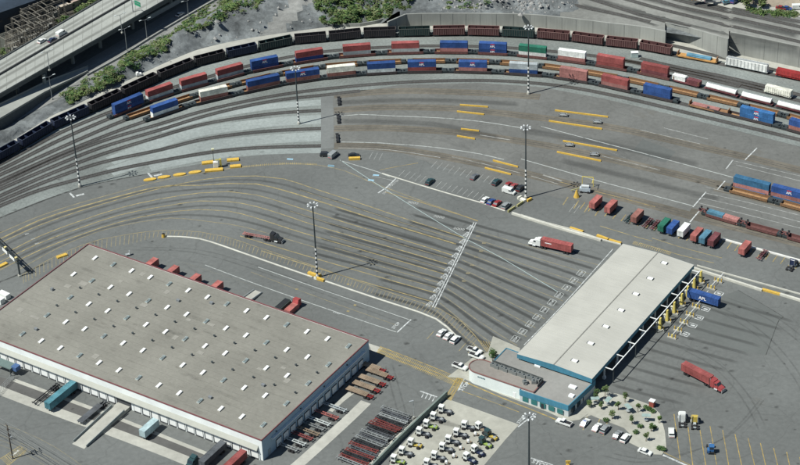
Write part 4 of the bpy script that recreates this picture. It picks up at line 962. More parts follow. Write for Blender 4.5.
mb.face([(0, 0, GH - 1.7), (GWd, 0, GH - 1.7), (GWd, 0, GH + .02), (rx, 0, GH + rh + .02), (0, 0, GH + .02)]); mb.face([(0, GL, GH - 1.7), (0, GL, GH + .02), (rx, GL, GH + rh + .02), (GWd, GL, GH + .02), (GWd, GL, GH - 1.7)])
mb.face([(GWd, 0, GH - 1.7), (GWd, GL, GH - 1.7), (GWd, GL, GH + .02), (GWd, 0, GH + .02)]); mb.face([(0, 0, GH - 1.7), (0, 0, GH + .02), (0, GL, GH + .02), (0, GL, GH - 1.7)])
mb.to('fascia', blue, gt)
SKY_Y = (5.7, 17.3, 28.7, 40.2, 51.7, 63.1, 74.6)
sp = None
for y in SKY_Y:
    if sp is None:
        s = MB(); s.box((0, 0, .12), (2.1, 1.2, .3), 0, 0); s.box((1.15, 0, .1), (.25, 1.4, .34), 0, 1); s.box((-1.15, 0, .1), (.25, 1.4, .34), 0, 1); sp = s.to('skylight', [sky_w, steel_dark], rfg); o = sp
    else: o = sp.copy(); COL.objects.link(o); o.parent = rfg
    o.location = (19.3, y, GH + .47)
colp = None
for k in range(9):
    for x_ in (.8, rx, GWd - .8):
        y = 1 + k * 9.7
        if colp is None: s = MB(); s.box((0, 0, 2.7), (.45, .45, 5.4)); s.box((0, 0, .5), (1.0, 1.0, 1.0)); colp = s.to('column', white_paint, gt); o = colp
        else: o = colp.copy(); COL.objects.link(o); o.parent = gt
        o.location = (x_, y, 0)
mb = MB()
for k in range(9):
    mb.box((GWd / 2, 1 + k * 9.7, GH - .7), (GWd - 1, .3, .7))
mb.to('roof_beam', steel_dark, gt)
# camera gantry along the exit side
gg = root('gantry', (G7.x, G7.y, 0), grz, 'thin white pipe gantry along the exit side of the gate roof', 'gantry')
mb = MB(); mb.bar((GWd + 3.0, 9, 6.1), (GWd + 3.0, 78, 6.1), .28, .28); mb.to('beam', white_paint, gg)
for k in range(9):
    y = 9.2 + k * 8.5; s = MB(); s.bar((GWd + .05, y, 6.1), (GWd + 2.85, y, 6.1), .25, .25); s.to('bracket', white_paint, gg)
for k in range(5): MB().box((GWd + 3.0, 10 + k * 16.8, 3), (.25, .25, 5.9)).to('post', steel_dark, gg)
# lane kiosks, bollards, barrier arms
def kiosk():
    o = root('lane_kiosk'); MB().box((0, 0, .25), (4.6, 1.2, .5)).to('island', concrete, o); MB().box((-.5, 0, 1.5), (.9, .7, 2.0)).to('cabinet', white_paint, o)
    MB().box((.6, 0, 2.6), (1.1, 1.2, 4.6), top=(.45, .8)).to('guard', mat('yellow guard', (.60, .50, .14), .6), o); MB().box((-.5, 0, 2.75), (1.3, 1.1, .15)).to('canopy', mat('kiosk roof', (.5, .5, .4), .7), o)
    for x in (-2, 2): MB().tube((x, 0, .5), (x, 0, 1.7), .16).to('bollard', yellow, o)
    return o
def bollards():
    o = root('barrier_gate'); MB().box((0, 0, .2), (3.4, .9, .4)).to('island', concrete, o)
    for x in (-1.3, 1.3): MB().tube((x, 0, .3), (x, 0, 1.7), .2).to('bollard', yellow, o)
    MB().box((0, 0, .9), (.5, .5, 1.3)).to('motor_box', mat('yellow guard', (.6, .5, .1), .6), o); MB().bar((0, .2, 1.3), (.15, 4.4, 1.5), .16, .16).to('barrier_arm', white_paint, o); return o
ORD = ['first', 'second', 'third', 'fourth', 'fifth', 'sixth', 'seventh', 'eighth', 'ninth', 'tenth', 'eleventh', 'twelfth', 'thirteenth', 'fourteenth', 'fifteenth', 'sixteenth', 'seventeenth', 'eighteenth', 'nineteenth', 'twentieth']
for k, (u, v) in enumerate([(658.5, 329), (665.5, 321), (672.5, 313), (680, 304.5), (686, 297), (692.5, 289), (699, 282)]):
    place('kiosk', kiosk, V(u, v), grz, f'yellow and white lane kiosk, {ORD[k]} from the lower end of the exit row', 'kiosk', 'lane kiosks at the gate exit')
for k, (u, v) in enumerate([(672, 338), (678, 331), (684, 323.5), (690, 316), (696, 308), (702.5, 300), (711, 289), (718, 282)]):
    place('bollards', bollards, V(u, v), grz, f'yellow barrier post with a white arm, {ORD[k]} from the lower end', 'barrier gate', 'barrier arms at the gate exit')
for (u, v) in [(719, 293.4), (705.6, 309), (699, 317.6), (692.6, 325.4), (684.8, 334), (662, 343), (655, 351)][:5]:
    c = V(u, v); ex = Vector((math.cos(grz), math.sin(grz), 0)); ey = Vector((-ex.y, ex.x, 0)); q = [c + ex * 1.4 + ey * 1.1, c - ex * 1.4 + ey * 1.1, c - ex * 1.4 - ey * 1.1, c + ex * 1.4 - ey * 1.1]; mb = MB()
    for a, b in zip(q, q[1:] + q[:1]): mb.strip([a, b], .35, .035)
    mb.strip([c - ex * .8, c + ex * .8], .8, .036); mb.to('road_marking', line_white)['kind'] = 'structure'
# thin pale pipe frame on the entry side
ge = root('pipe_barrier', (G7.x, G7.y, 0), grz, 'thin pale pipe frame along the entry side of the gate roof', 'pipe frame')
mb = MB(); mb.bar((-3.4, 3, 1.6), (-3.4, 79, 1.6), .25, .25); mb.to('beam', galv, ge)
for k in range(12): MB().box((-3.4, 3 + k * 6.9, .8), (.2, .2, 1.6)).to('post', galv, ge)
# ---------------------------------------------------------------- office building at the gate's foot
of = root('office_building', (G7.x, G7.y, 0), grz, 'low office wing with blue walls and a flat grey roof below the gate', 'building')
groof = mat('office roof', (.23, .23, .215), .95, n=.08, ns=.8, n2=.12, ns2=.08)
pts = [(-6.5, -6), (9.3, -6), (9.3, -14.6), (27.6, -14.2), (28.6, -.2), (28.6, 3), (-6.5, 4)]
MB().prism(pts, 0, 4.5).to('wall', mat('office wall', (.5, .54, .54), .8), of)
cx, cy = 11, -5; mb = MB(); mb.prism([(cx + (x - cx) * .985, cy + (y - cy) * .97) for x, y in pts], 4.5, 4.56); rfo = mb.to('roof', groof, of)
mb = MB()
for a, b in zip(pts, pts[1:] + pts[:1]):
    hgt = 2.2 if (a[0] > 9 and b[0] > 9) else .5
    mb.bar((*a, 4.75 - hgt / 2), (*b, 4.75 - hgt / 2), .3, hgt)
mb.to('fascia', blue, of)
mb = MB()
for k in range(5): mb.box((11.5 + k * 3.3, -14.62, 1.5), (2.2, .1, 1.9))
mb.to('window', mat('teal glass', (.03, .16, .16), .15, spec=.8), of)
mb = MB()
for k in range(3): mb.box((28.2, -11.5 + k * 3.8, 1.6), (.1, 2.4, 2.0), R(4))
mb.to('side_window', glass, of)
MB().box((18, -14.66, 1.1), (1.1, .1, 2.2)).to('door', glass, of)
for (x_, y_, l_) in ((24, -4.5, 2.6), (26, -9, 1.8), (8, .5, 2.2)): s = MB(); s.box((0, 0, .3), (l_, 1.5, .6)); s.to('skylight', sky_w, rfo, (x_, y_, 4.56))
wb = root('white_building', (G7.x, G7.y, 0), grz, 'windowless white building with a rounded end and brown roof edge', 'building')
pts2 = [(14.2, -13.9), (14.2, -7.0), (-6, -6.4)] + [(-9.2 + 3.6 * math.cos(t), -10.1 + 3.7 * math.sin(t)) for t in [R(90 + 15 * k) for k in range(13)]] + [(-9.2, -13.8)]
pts2 = [(14.2, -13.9), (14.2, -7.0), (-8.8, -6.3)] + [(-8.8 + 3.8 * math.cos(R(a)), -10.1 + 3.8 * math.sin(R(a))) for a in range(105, 270, 15)] + [(-8.8, -13.9)]
MB().prism(pts2, 0, 5.0).to('wall', mat('white render', (.66, .72, .70), .8, n=.04, n2=.05), wb)
cx, cy = 1, -10; MB().prism([(cx + (x - cx) * .98, cy + (y - cy) * .95) for x, y in pts2], 5.0, 5.05).to('roof', mat('brown roof', (.215, .20, .18), .95, n=.1, n2=.12), wb)
mb = MB()
for a, b in zip(pts2, pts2[1:] + pts2[:1]): mb.bar((*a, 5.1), (*b, 5.1), .35, .3)
mb.to('coping', mat('brown coping', (.2, .1, .09), .8), wb)
MB().box((6.8, -13.95, 1.1), (1.0, .1, 2.2)).box((9.2, -13.95, 1.1), (.9, .1, 2.2)).to('door', mat('white door', (.75, .77, .76), .6), wb)
mb = MB()
for k in range(5): mb.box((-7.3 + k * .62, -13.93, 3.6), (.4, .06, .5))
mb.box((-9.0, -13.6, 3.7), (.4, .1, .7)); mb.to('wall_lettering', mat('dark teal letters', (.05, .13, .16), .6), wb)
def hvac():
    o = root('air_conditioner'); MB().box((0, 0, .55), (1.6, 1.4, 1.3)).to('case', mat('hvac case', (.17, .185, .18), .6), o); MB().tube((0, 0, 1.2), (0, 0, 1.32), .5, .45, 12).to('fan', steel_dark, o); MB().box((.9, 0, .3), (.5, .7, .5)).to('duct', grey_metal, o); return o
for k in range(11): place('hvac', hvac, GP(-5 + k * 1.75, -7.8 - (k % 2) * .25, 5.05), grz, f'rooftop air conditioner on the white building, {ORD[k]} from its rounded end', 'air conditioner', 'air conditioners in the row on the white roof')
place('hvac', hvac, GP(11.8, -9.3, 5.05), grz + .5, 'lone air conditioner in front of the rooftop row', 'air conditioner'); place('hvac', hvac, GP(9.3, -11, 5.05), grz - .7, 'air conditioner standing nearest the brown roof edge', 'air conditioner')
scr = MB(); scr.bar((-6, -6.6, 5.9), (14.2, -7.2, 5.9), .12, 1.5); scr.bar((14.1, -7.2, 5.7), (14.1, -11, 5.7), .12, 1.1); tag(scr.to('equipment_screen', mat('screen', (.07, .08, .08), .7, n=.3, ns=2), None, (G7.x, G7.y, 0), grz), 'dark screen standing behind the rooftop air conditioners', 'screen')
# pavement round the building, tractor yard, plaza island
sheet('pavement', [(447, 377), (462, 366), (472, 358), (488, 352), (493, 336), (520, 348), (520, 360), (600, 390), (600, 412), (586, 417), (565, 420), (548, 412), (500, 394), (462, 378)], .05, apron)
sheet('tractor_yard', [(451, 400), (519, 424.5), (505, 440), (480, 470), (388, 470), (392, 455), (446, 400)], .02, apron)
isl = [(571, 417), (586, 405), (600, 392), (617, 394), (630, 398), (642, 402), (652, 406), (660, 414), (665, 432), (666.5, 448), (662, 455), (654, 454.5), (640, 448), (629, 442.5), (632, 436), (624, 428), (600, 419), (588, 414), (580, 420), (566, 422)]
MB().prism([(p.x, p.y) for p in px_poly(isl)], -.05, .16).to('plaza', apron)['kind'] = 'structure'
kerb('divider_wall', [(447, 396), (430, 412), (410, 431), (395, 446), (372, 470)], .6, 2.2, mat('divider', (.16, .2, .18), .9, n=.15), 'dark green-grey wall between the chassis lot and the tractor yard', 'wall')
kerb('kerb', [(441, 399), (424, 414), (405, 431), (388, 447), (366, 470)], 1.6, .2, concrete, kind='structure')
# plaza furniture: trees, planters, shelters
TR = [(596, 401, 5.5, 1.8, 'tallest slim tree by the office corner'), (605, 397, 6.5, 2.0, 'tree at the plaza edge beside the gate roof'), (589, 407, 3.2, 1.5, 'round low tree nearest the office wall'), (625, 402, 5, 1.9, 'leafy tree at the upper plaza edge, near the red benches'), (618, 410, 4, 1.5, 'small tree in the middle of the plaza, upper row'), (612, 419, 4.2, 1.6, 'small tree in the plaza centre above the parked cars'), (632, 424, 4.2, 1.6, 'small tree left of the round planter'), (638, 412, 4.2, 1.4, 'small tree at the top right of the plaza centre'), (651, 431, 4, 1.4, 'small tree on the right of the plaza'), (646, 441, 4.2, 1.5, 'small tree at the lower end of the plaza'), (659, 423, 3.6, 1.2, 'smallest slim tree near the right plaza kerb'), (601, 409, 3.6, 1.3, 'small bushy tree beside the shade nearest the office')]
for k, (u, v, h, r, lb) in enumerate(TR): place(('tr', k), shrub_tree(h * .9, r * .75, 30 + k, .4, 260, .24, (0, 1, 2) if k % 2 else (0, 0, 2)), V(u, v, .16), k * 1.3, lb, 'tree', 'young trees on the plaza')
def bush():
    random.seed(77); c = MB()
    for _ in range(160):
        v = Vector((random.gauss(0, 1), random.gauss(0, 1), random.gauss(0, 1))).normalized() * random.random() ** .4; leaf(c, Vector((v.x * 1.1, v.y * 1.1, .6 + v.z * .55)), .24, random.choice([0, 2, 2]))
    return c.to('bush', [leafA, leafB, leafC])
for k, (u, v, lb) in enumerate([(646, 408.5, 'dark round bush left of the red figure group'), (649, 410, 'dark round bush beside the red and white post'), (653, 412, 'dark round bush right of the red and white post'), (654, 428, 'low bush under the right plaza tree'), (640, 427, 'low bush by the pale plaza shelter'), (659, 449, 'round bush at the lower right plaza corner'), (663, 450, 'round bush touching the lower plaza kerb'), (606, 421, 'low bush above the parked white cars'), (636, 433, 'low bush at the plaza middle, near the kerb')]):
    place('bush', bush, V(u, v, .16), k, lb, 'bush', 'bushes on the plaza')
place('gatetree', shrub_tree(3.6, 2.0, 60, .3, 420, .28, (0, 2)), V(493.5, 358), 0, 'single bushy green tree behind the white building', 'tree')
def table_umb():
    o = root('picnic_shelter'); MB().tube((0, 0, 0), (0, 0, 2.4), .06).to('pole', galv, o); mb = MB(); mb.box((0, 0, 2.45), (2.9, 1.6, .12)); mb.to('canopy', mat('pale green canvas', (.27, .36, .34), .6, n=.2), o); MB().tube((0, 0, .7), (0, 0, .76), .8, .8, 12).to('table_top', galv, o); return o
for k, (u, v, lb) in enumerate([(595, 404, 'flat teal shade over a table nearest the office'), (608, 405, 'flat teal shade over a table at the plaza top'), (628, 412, 'flat teal shade over a table in the plaza middle'), (646, 421, 'flat teal shade over a table at the plaza right')]): place('umb', table_umb, V(u, v, .16), k, lb, 'shade', 'flat teal shades on the plaza')
rb = root('booth', V(652, 406, .16), grz, 'small red and white booth at the upper plaza corner', 'booth'); MB().box((0, 0, 1.1), (1.6, 1.4, 2.2)).to('wall', mat('brick red', (.3, .08, .06), .8), rb); MB().box((0, 0, 2.35), (1.9, 1.7, .25)).to('roof', white_paint, rb)
# yellow marker at the bottom
yc = MB(); yc.box((0, 0, .3), (1.2, 1.2, .6), top=(.6, .6)); yc.tube((0, 0, .5), (0, 0, 1.6), .2); yc.box((0, 0, 1.4), (1.6, .3, .8)); tag(yc.to('yellow_hydrant', yellow, None, V(568, 465)), 'yellow hydrant post standing alone at the bottom edge', 'hydrant')
# gantry over the lanes at the left edge
lg = root('scanner_gantry', V(20, 276), hd(V(20, 276), V(-14, 243)), 'dark truss gantry with white panels over the lanes at the left edge', 'gantry')
Lg = (V(-14, 243) - V(20, 276)).length + 12
for x_ in (0, 5 + Lg):
    MB().box((x_, 0, 3.2), (.55, .55, 6.4)).to('post', steel_dark, lg); MB().box((x_, 0, .3), (1.2, 1.2, .6)).to('footing', concrete, lg)
mb = MB()
for y_ in (-.6, .6):
    for z_ in (6.2, 7.4): mb.bar((-.5, y_, z_), (5 + Lg, y_, z_), .22, .22)
for k in range(int(Lg + 5)): mb.bar((k, -.6, 6.2 + (k % 2) * 1.2), (k + 1, -.6, 7.4 - (k % 2) * 1.2), .12, .12); mb.bar((k, -.6, 7.4), (k + .5, .6, 7.4), .12, .12)
mb.to('truss', steel_dark, lg)
for k in range(5): MB().box((3.2 + k * 6, .75, 6.8), (4.2, .12, 1.3)).to('sign_panel', white_paint, lg)
for k in range(3): MB().box((1 + k * 9, 0, 7.7), (.9, .9, .5)).to('lamp', mat('cream lamp', (.6, .52, .25), .6), lg)
for k, (q, lb) in enumerate([(((-14, 271), (0, 267), (7, 263.5)), 'yellow nosed lane divider below the gantry'), (((57, 258.2), (62, 256.5), (67, 254.8)), 'yellow nosed lane divider between the gantry shadow and the warehouse')]):
    kerb('lane_divider', list(q), 1.5, .6, yellow, lb, 'lane divider', 'yellow lane dividers')
line('road_marking', [(-10, 286), (20, 274), (50, 262)], .8, oil_stain, .03)
# yellow inspection lift near the fan tracks
yl = root('inspection_lift', V(216, 168), R(10), 'yellow and white inspection mast with a platform beside the lanes', 'inspection mast')
MB().box((0, 0, 1.5), (1.8, 1.5, 3)).to('cabin', white_paint, yl); MB().box((2.0, .2, 1.9), (.8, 1.2, 3.8)).to('frame', mat('olive yellow', (.4, .36, .1), .7), yl); MB().tube((-.6, .6, 3), (-.6, .6, 8.4), .12).to('mast', steel_dark, yl); MB().box((-.6, .6, 8.5), (1.1, .8, .5)).to('lamp_head', mat('pale yellow', (.6, .6, .4), .6), yl)
MB().box((1.2, .2, 3.6), (2.6, .5, .25)).to('platform', mat('olive yellow', (.4, .36, .1), .7), yl)
for k, (q, lb) in enumerate([(((202, 164), (214, 162.5)), 'left rear'), (((227, 161), (239, 160)), 'right rear'), (((205, 171.5), (223, 170)), 'left front'), (((230, 167.5), (241, 166.5)), 'right front')]):
    kerb('yellow_barrier', list(q), 1.9, .7, yellow, f'{lb} yellow barrier island around the inspection mast', 'barrier', 'yellow islands round the inspection mast')
def oval():
    mb = MB(); mb.prism([(2.6 * math.cos(t), 1.0 * math.sin(t)) for t in [k * math.pi / 8 for k in range(16)]], 0, .45); return mb.to('lane_island', yellow)
for k, (u, v, lb) in enumerate([(150, 180, 'oval yellow lane island beside the white numbers'), (164, 177.5, 'oval yellow lane island, second from the white numbers'), (179.6, 175, 'oval yellow lane island, third from the white numbers'), (195, 172.6, 'oval yellow lane island nearest the inspection mast')]): place('oval', oval, V(u, v), R(10), lb, 'lane island', 'oval yellow lane islands')
pb = root('utility_cart', V(253.5, 0 + 168 - 2), R(5), 'x', 'x'); bpy.data.objects.remove(pb)
# curb nose with yellow bollard
kn = root('bollard', V(163.5, 237), 0, 'stout yellow bollard at the nose of the long kerb', 'bollard'); MB().tube((0, 0, 0), (0, 0, 1.5), .75, .6, 12).to('post', yellow, kn); MB().tube((0, 0, 1.5), (0, 0, 1.75), .6, .25, 12).to('cap', dark, kn)
# grey machine and yellow frame near the far light mast
gm = root('yard_crane', V(585, 192), R(-14), 'small crane cart with grey drum and yellow frame beside the trailers', 'crane cart')
MB().box((0, 0, 1.4), (4.2, 2.0, 1.4)).to('body', mat('pale machine', (.4, .46, .5), .5), gm); MB().tube((-1.4, 0, 2.6), (1.6, 0, 2.6), .8, .8, 12).to('drum', galv, gm)
for x_ in (-1.4, 1.4):
    for y_ in (-1, 1): MB().tube((x_, y_ - .15, .5), (x_, y_ + .15, .5), .5, .5, 12).to('wheel', dark, gm)
mb = MB()
for x_ in (-1.8, 2.6):
    mb.bar((x_, 4.5, 0), (x_, 4.5, 4.2), .22, .22)
mb.bar((-1.8, 4.5, 4.2), (2.6, 4.5, 4.2), .25, .25); mb.bar((2.6, 4.5, 3.6), (2.6, 1, 3.6), .2, .2); mb.to('frame', mat('yellow frame', (.6, .5, .12), .6), gm)
MB().bar((-2.2, 0, 1.6), (-5.4, -1.2, .9), .35, .3).to('drawbar', mat('olive', (.3, .3, .15), .7), gm)
cn = MB(); cn.tube((0, 0, 0), (0, 0, 3.2), 1.2, .25, 8); tag(cn.to('marker_cone', yellow, None, V(576.5, 197)), 'large yellow cone beside the crane cart', 'cone')
# ================================================================ VEHICLES AND RAIL STOCK: builders (all face +X)
CC = {'pale ice': (.42, .55, .57), 'blue': (.032, .078, .23), 'dark blue': (.025, .06, .2), 'red': (.28, .08, .075), 'salmon': (.37, .13, .115), 'brown': (.26, .12, .10), 'maroon': (.15, .055, .06), 'pink brown': (.34, .16, .145), 'grey': (.36, .40, .41), 'pale grey': (.50, .54, .53), 'white': (.68, .70, .67), 'cream': (.62, .62, .54),
      'green': (.03, .15, .10), 'teal': (.04, .12, .21), 'pale teal': (.08, .21, .25), 'light blue': (.09, .21, .29), 'orange': (.45, .25, .09), 'rust': (.30, .17, .09), 'black': (.03, .032, .035), 'silver': (.25, .27, .27), 'yellow': (.50, .38, .08), 'lime': (.30, .42, .10), 'dark red': (.25, .03, .03), 'dark teal': (.025, .06, .065), 'tan': (.27, .21, .15), 'dark grey': (.1, .11, .12), 'bright red': (.30, .06, .06), 'navy': (.02, .03, .07), 'sky blue': (.04, .13, .30)}
CC.update({'hop navy': (.016, .024, .05), 'hop black': (.022, .022, .026), 'hop dark teal': (.02, .04, .04), 'hop maroon': (.075, .035, .035)})
def cm(n): return mat('paint ' + n, CC[n], .6, n=.2, ns=1.1, n2=.2, ns2=.3, spec=.25, world=True, vary=.16)
white_txt = mat('white letters', (.8, .8, .8), .6); red_mark = mat('red mark', (.6, .05, .05), .6)
def container_mesh(L, H, c, parent, z0=0., name='box', doors=True):
    W_ = 2.44; s = MB(); s.box((0, 0, z0 + H / 2), (L - .1, W_ - .12, H - .1))
    for x in (-L / 2 + .08, L / 2 - .08):
        for y in (-W_ / 2 + .08, W_ / 2 - .08): s.box((x, y, z0 + H / 2), (.16, .16, H))
    for y in (-W_ / 2 + .06, W_ / 2 - .06):
        s.box((0, y, z0 + .08), (L - .32, .12, .16)); s.box((0, y, z0 + H - .07), (L - .32, .12, .14))
        n = int(L / .62)
        for k in range(n): s.box((-L / 2 + .35 + (L - .7) * (k + .5) / n, y + (.0 if y > 0 else 0), z0 + H / 2), (.26, .11, H - .34))
    n = int(L / 1.2)
    for k in range(n): s.box((-L / 2 + .3 + (L - .6) * (k + .5) / n, 0, z0 + H - .04), (.55, W_ - .3, .05))
    o = s.to(name, c, parent)
    if doors:
        for y in (-.56, .56):
            d = MB(); d.box((L / 2 + .0, y, z0 + H / 2), (.08, 1.04, H - .35))
            for yy in (-.25, .25): d.tube((L / 2 + .07, y + yy, z0 + .2), (L / 2 + .07, y + yy, z0 + H - .2), .035, n=5)
            d.to('door', c, parent)
    return o
def container_b(L, H, cn, logo=None):
    def f():
        o = root('shipping_container'); container_mesh(L, H, cm(cn), o)
        if logo:
            lettering('lettering', 'APL', 1.4, white_txt, o, (.0, -1.235, H * .47), (R(90), 0, 0), .01); s = MB(); s.face([(-1.1, -1.24, H * .8), (1.1, -1.24, H * .8), (.7, -1.24, H * .95), (-.7, -1.24, H * .95)]); s.to('emblem', red_mark, o)
        return o
    return f
def bogie(parent, x, wh_=.42, mt=None, name='bogie'):
    b = MB(); b.box((x, 0, .62), (2.3, 2.3, .35)); b.box((x, -1.05, .55), (2.4, .18, .4)); b.box((x, 1.05, .55), (2.4, .18, .4))
    for dx in (-.85, .85):
        for y in (-.75, .75): b.tube((x + dx, y - .08, .17 + wh_), (x + dx, y + .08, .17 + wh_), wh_, wh_, 10, 1)
        b.tube((x + dx, -.75, .17 + wh_), (x + dx, .75, .17 + wh_), .09, .09, 5, 1)
    return b.to(name, [mt or steel_dark, black_metal], parent)
def well_car(L, sill, deck):
    def f():
        o = root('well_car'); s = MB()
        for y in (-1.42, 1.42):
            s.box((0, y, .95), (L - 4.4, .16, 1.0)); s.box((0, y, 1.47), (L - 4.2, .28, .1))
            for k in range(9): s.box((-L / 2 + 2.6 + k * (L - 5.2) / 8, y * 1.05, .95), (.12, .12, .9))
        s.to('side_sill', sill, o)
        s = MB(); s.box((0, 0, .42), (L - 4.6, 2.7, .14))
        for k in range(6): s.box((-L / 2 + 3.0 + k * (L - 6) / 5, 0, .52), (.4, 2.7, .1))
        s.to('well_floor', deck, o)
        for sg in (-1, 1):
            s = MB(); s.profile([(sg * (L / 2 - 2.3), .9), (sg * (L / 2 - 2.3), 1.5), (sg * (L / 2 - .9), 1.35), (sg * (L / 2 - .1), 1.3), (sg * (L / 2 - .1), 1.0)], -1.35, 1.35); s.box((sg * (L / 2 - 1.2), 0, 1.5), (1.6, .8, .25)); s.to('end_platform', steel_dark, o); bogie(o, sg * (L / 2 - 1.3))
            s = MB(); s.tube((sg * (L / 2 - .5), -.9, 1.3), (sg * (L / 2 - .5), -.9, 2.1), .12, n=6); s.tube((sg * (L / 2 - .7), -1.2, 1.9), (sg * (L / 2 - .7), -.5, 1.9), .25, n=8); s.to('brake_gear', steel_dark, o)
        return o
    return f
def hopper_car(L, cn, rib):
    def f():
        o = root('hopper_car'); c = cm(cn); s = MB(); hw_ = 1.55; z0, z1 = 1.0, 4.1
        for y in (-hw_, hw_): s.box((0, y, (z0 + z1) / 2), (L - 1.2, .1, z1 - z0)); s.box((0, y, z1), (L - 1.1, .22, .16)); s.box((0, y * .99, z0 + .05), (L - 1, .24, .2))
        for x in (-L / 2 + .6, L / 2 - .6): s.box((x, 0, (z0 + z1) / 2), (.1, 2 * hw_, z1 - z0)); s.box((x, 0, z1), (.2, 2 * hw_, .16))
        s.box((0, 0, 1.5), (L - 1.3, 2 * hw_ - .1, .12)); s.to('body', c, o)
        s = MB()
        for y in (-hw_, hw_): s.box((0, y, z1 + .1), (L - 1.05, .24, .08))
        for x in (-L / 2 + .6, L / 2 - .6): s.box((x, 0, z1 + .1), (.22, 2 * hw_ - .3, .08))
        s.to('rim', rib, o)
        s = MB()
        for k in range(14):
            for y in (-hw_ - .09, hw_ + .09): s.box((-L / 2 + 1.1 + k * (L - 2.2) / 13, y, 2.5), (.16, .1, 2.7))
        s.to('rib', rib, o)
        s = MB()
        for k in (-1, 0, 1): s.box((k * L / 4, 0, 3.5), (.25, 2 * hw_ - .1, .9), top=(.4, 1))
        s.to('cross_brace', c, o)
        for sg in (-1, 1):
            bogie(o, sg * (L / 2 - 1.9)); s = MB(); s.box((sg * (L / 2 - .3), 0, 1.0), (.7, 2.4, .2)); s.bar((sg * (L / 2 - .1), -1.2, 1.1), (sg * (L / 2 - .1), -1.2, 3.9), .06, .06); s.bar((sg * (L / 2 - .1), -.8, 1.1), (sg * (L / 2 - .1), -.8, 3.9), .06, .06); s.to('end_platform', steel_dark, o)
        return o
    return f
def tank_car(L, top, base):
    def f():
        o = root('covered_hopper'); s = MB(); r = 1.45; n = 12; hw_ = r
        prof = [(hw_ * math.cos(t), 2.1 + 1.35 * math.sin(t)) for t in [k * math.pi / n for k in range(n + 1)]]
        i = len(s.v)
        for x in (-L / 2 + 1, L / 2 - 1): s.v += [(x, y, z) for y, z in prof]
        for k in range(n): s.f.append((i + k, i + k + 1, i + n + 2 + k, i + n + 1 + k)); s.m.append(0)
        s.f.append(tuple(i + k for k in range(n + 1))[::-1]); s.m.append(0); s.f.append(tuple(i + n + 1 + k for k in range(n + 1))); s.m.append(0)
        s.to('tank', cm(top), o)
        s = MB(); s.box((0, 0, 1.65), (L - 2.1, 2.8, .9)); s.box((0, 0, 1.05), (L - .4, 2.5, .3))
        for k in range(4): s.box((-L / 2 + 2.4 + k * (L - 4.8) / 3, 0, .9), (1.6, 1.6, .7), top=(1.5, 1.5))
        s.to('underframe', cm(base), o)
        s = MB()
        for k in range(5): s.tube((-L / 2 + 2.2 + k * (L - 4.4) / 4, 0, 3.4), (-L / 2 + 2.2 + k * (L - 4.4) / 4, 0, 3.62), .35, n=8)
        s.box((0, 0, 3.5), (L - 2.6, .5, .08)); s.to('hatch_walkway', galv, o)
        for sg in (-1, 1): bogie(o, sg * (L / 2 - 1.7))
        return o
    return f
def box_hopper(L, body, ribc, H2=4.2):
    def f():
        o = root('ribbed_hopper'); s = MB(); s.box((0, 0, 2.7), (L - 1, 2.9, H2 - 1.4), top=(1, .82)); s.box((0, 0, 1.1), (L - .3, 2.6, .3)); s.to('body', cm(body), o)
        s = MB()
        for k in range(12):
            x = -L / 2 + 1 + k * (L - 2) / 11
            for sg in (-1, 1): s.bar((x, sg * 1.52, 1.4), (x, sg * 1.28, H2 - .05), .2, .14)
        s.to('rib', cm(ribc), o)
        s = MB(); s.box((0, 0, H2 + .02), (L - 1.4, 1.0, .14)); s.to('roof_walk', galv, o)
        for sg in (-1, 1): bogie(o, sg * (L / 2 - 1.8))
        return o
    return f
def flat_car(L, deckc, load=None):
    def f():
        o = root('flat_car'); s = MB(); s.box((0, 0, 1.15), (L - .6, 2.8, .25)); s.box((0, -1.38, .95), (L - 2, .12, .5)); s.box((0, 1.38, .95), (L - 2, .12, .5)); s.to('deck', cm(deckc), o)
        for sg in (-1, 1): MB().box((sg * (L / 2 - .7), 0, 2.0), (.25, 2.7, 1.6)).to('bulkhead', cm('rust'), o); bogie(o, sg * (L / 2 - 1.8))
        return o
    return f
def pipe_load(L, cn, rows=((-.9, 0), (-.3, 0), (.3, 0), (.9, 0), (-.6, .5), (0, .5), (.6, .5))):
    def f():
        s = MB()
        for y, z in rows: s.tube((-L / 2, y, .3 + z), (L / 2, y, .3 + z), .29, n=8)
        return s.to('pipe_load', cm(cn))
    return f
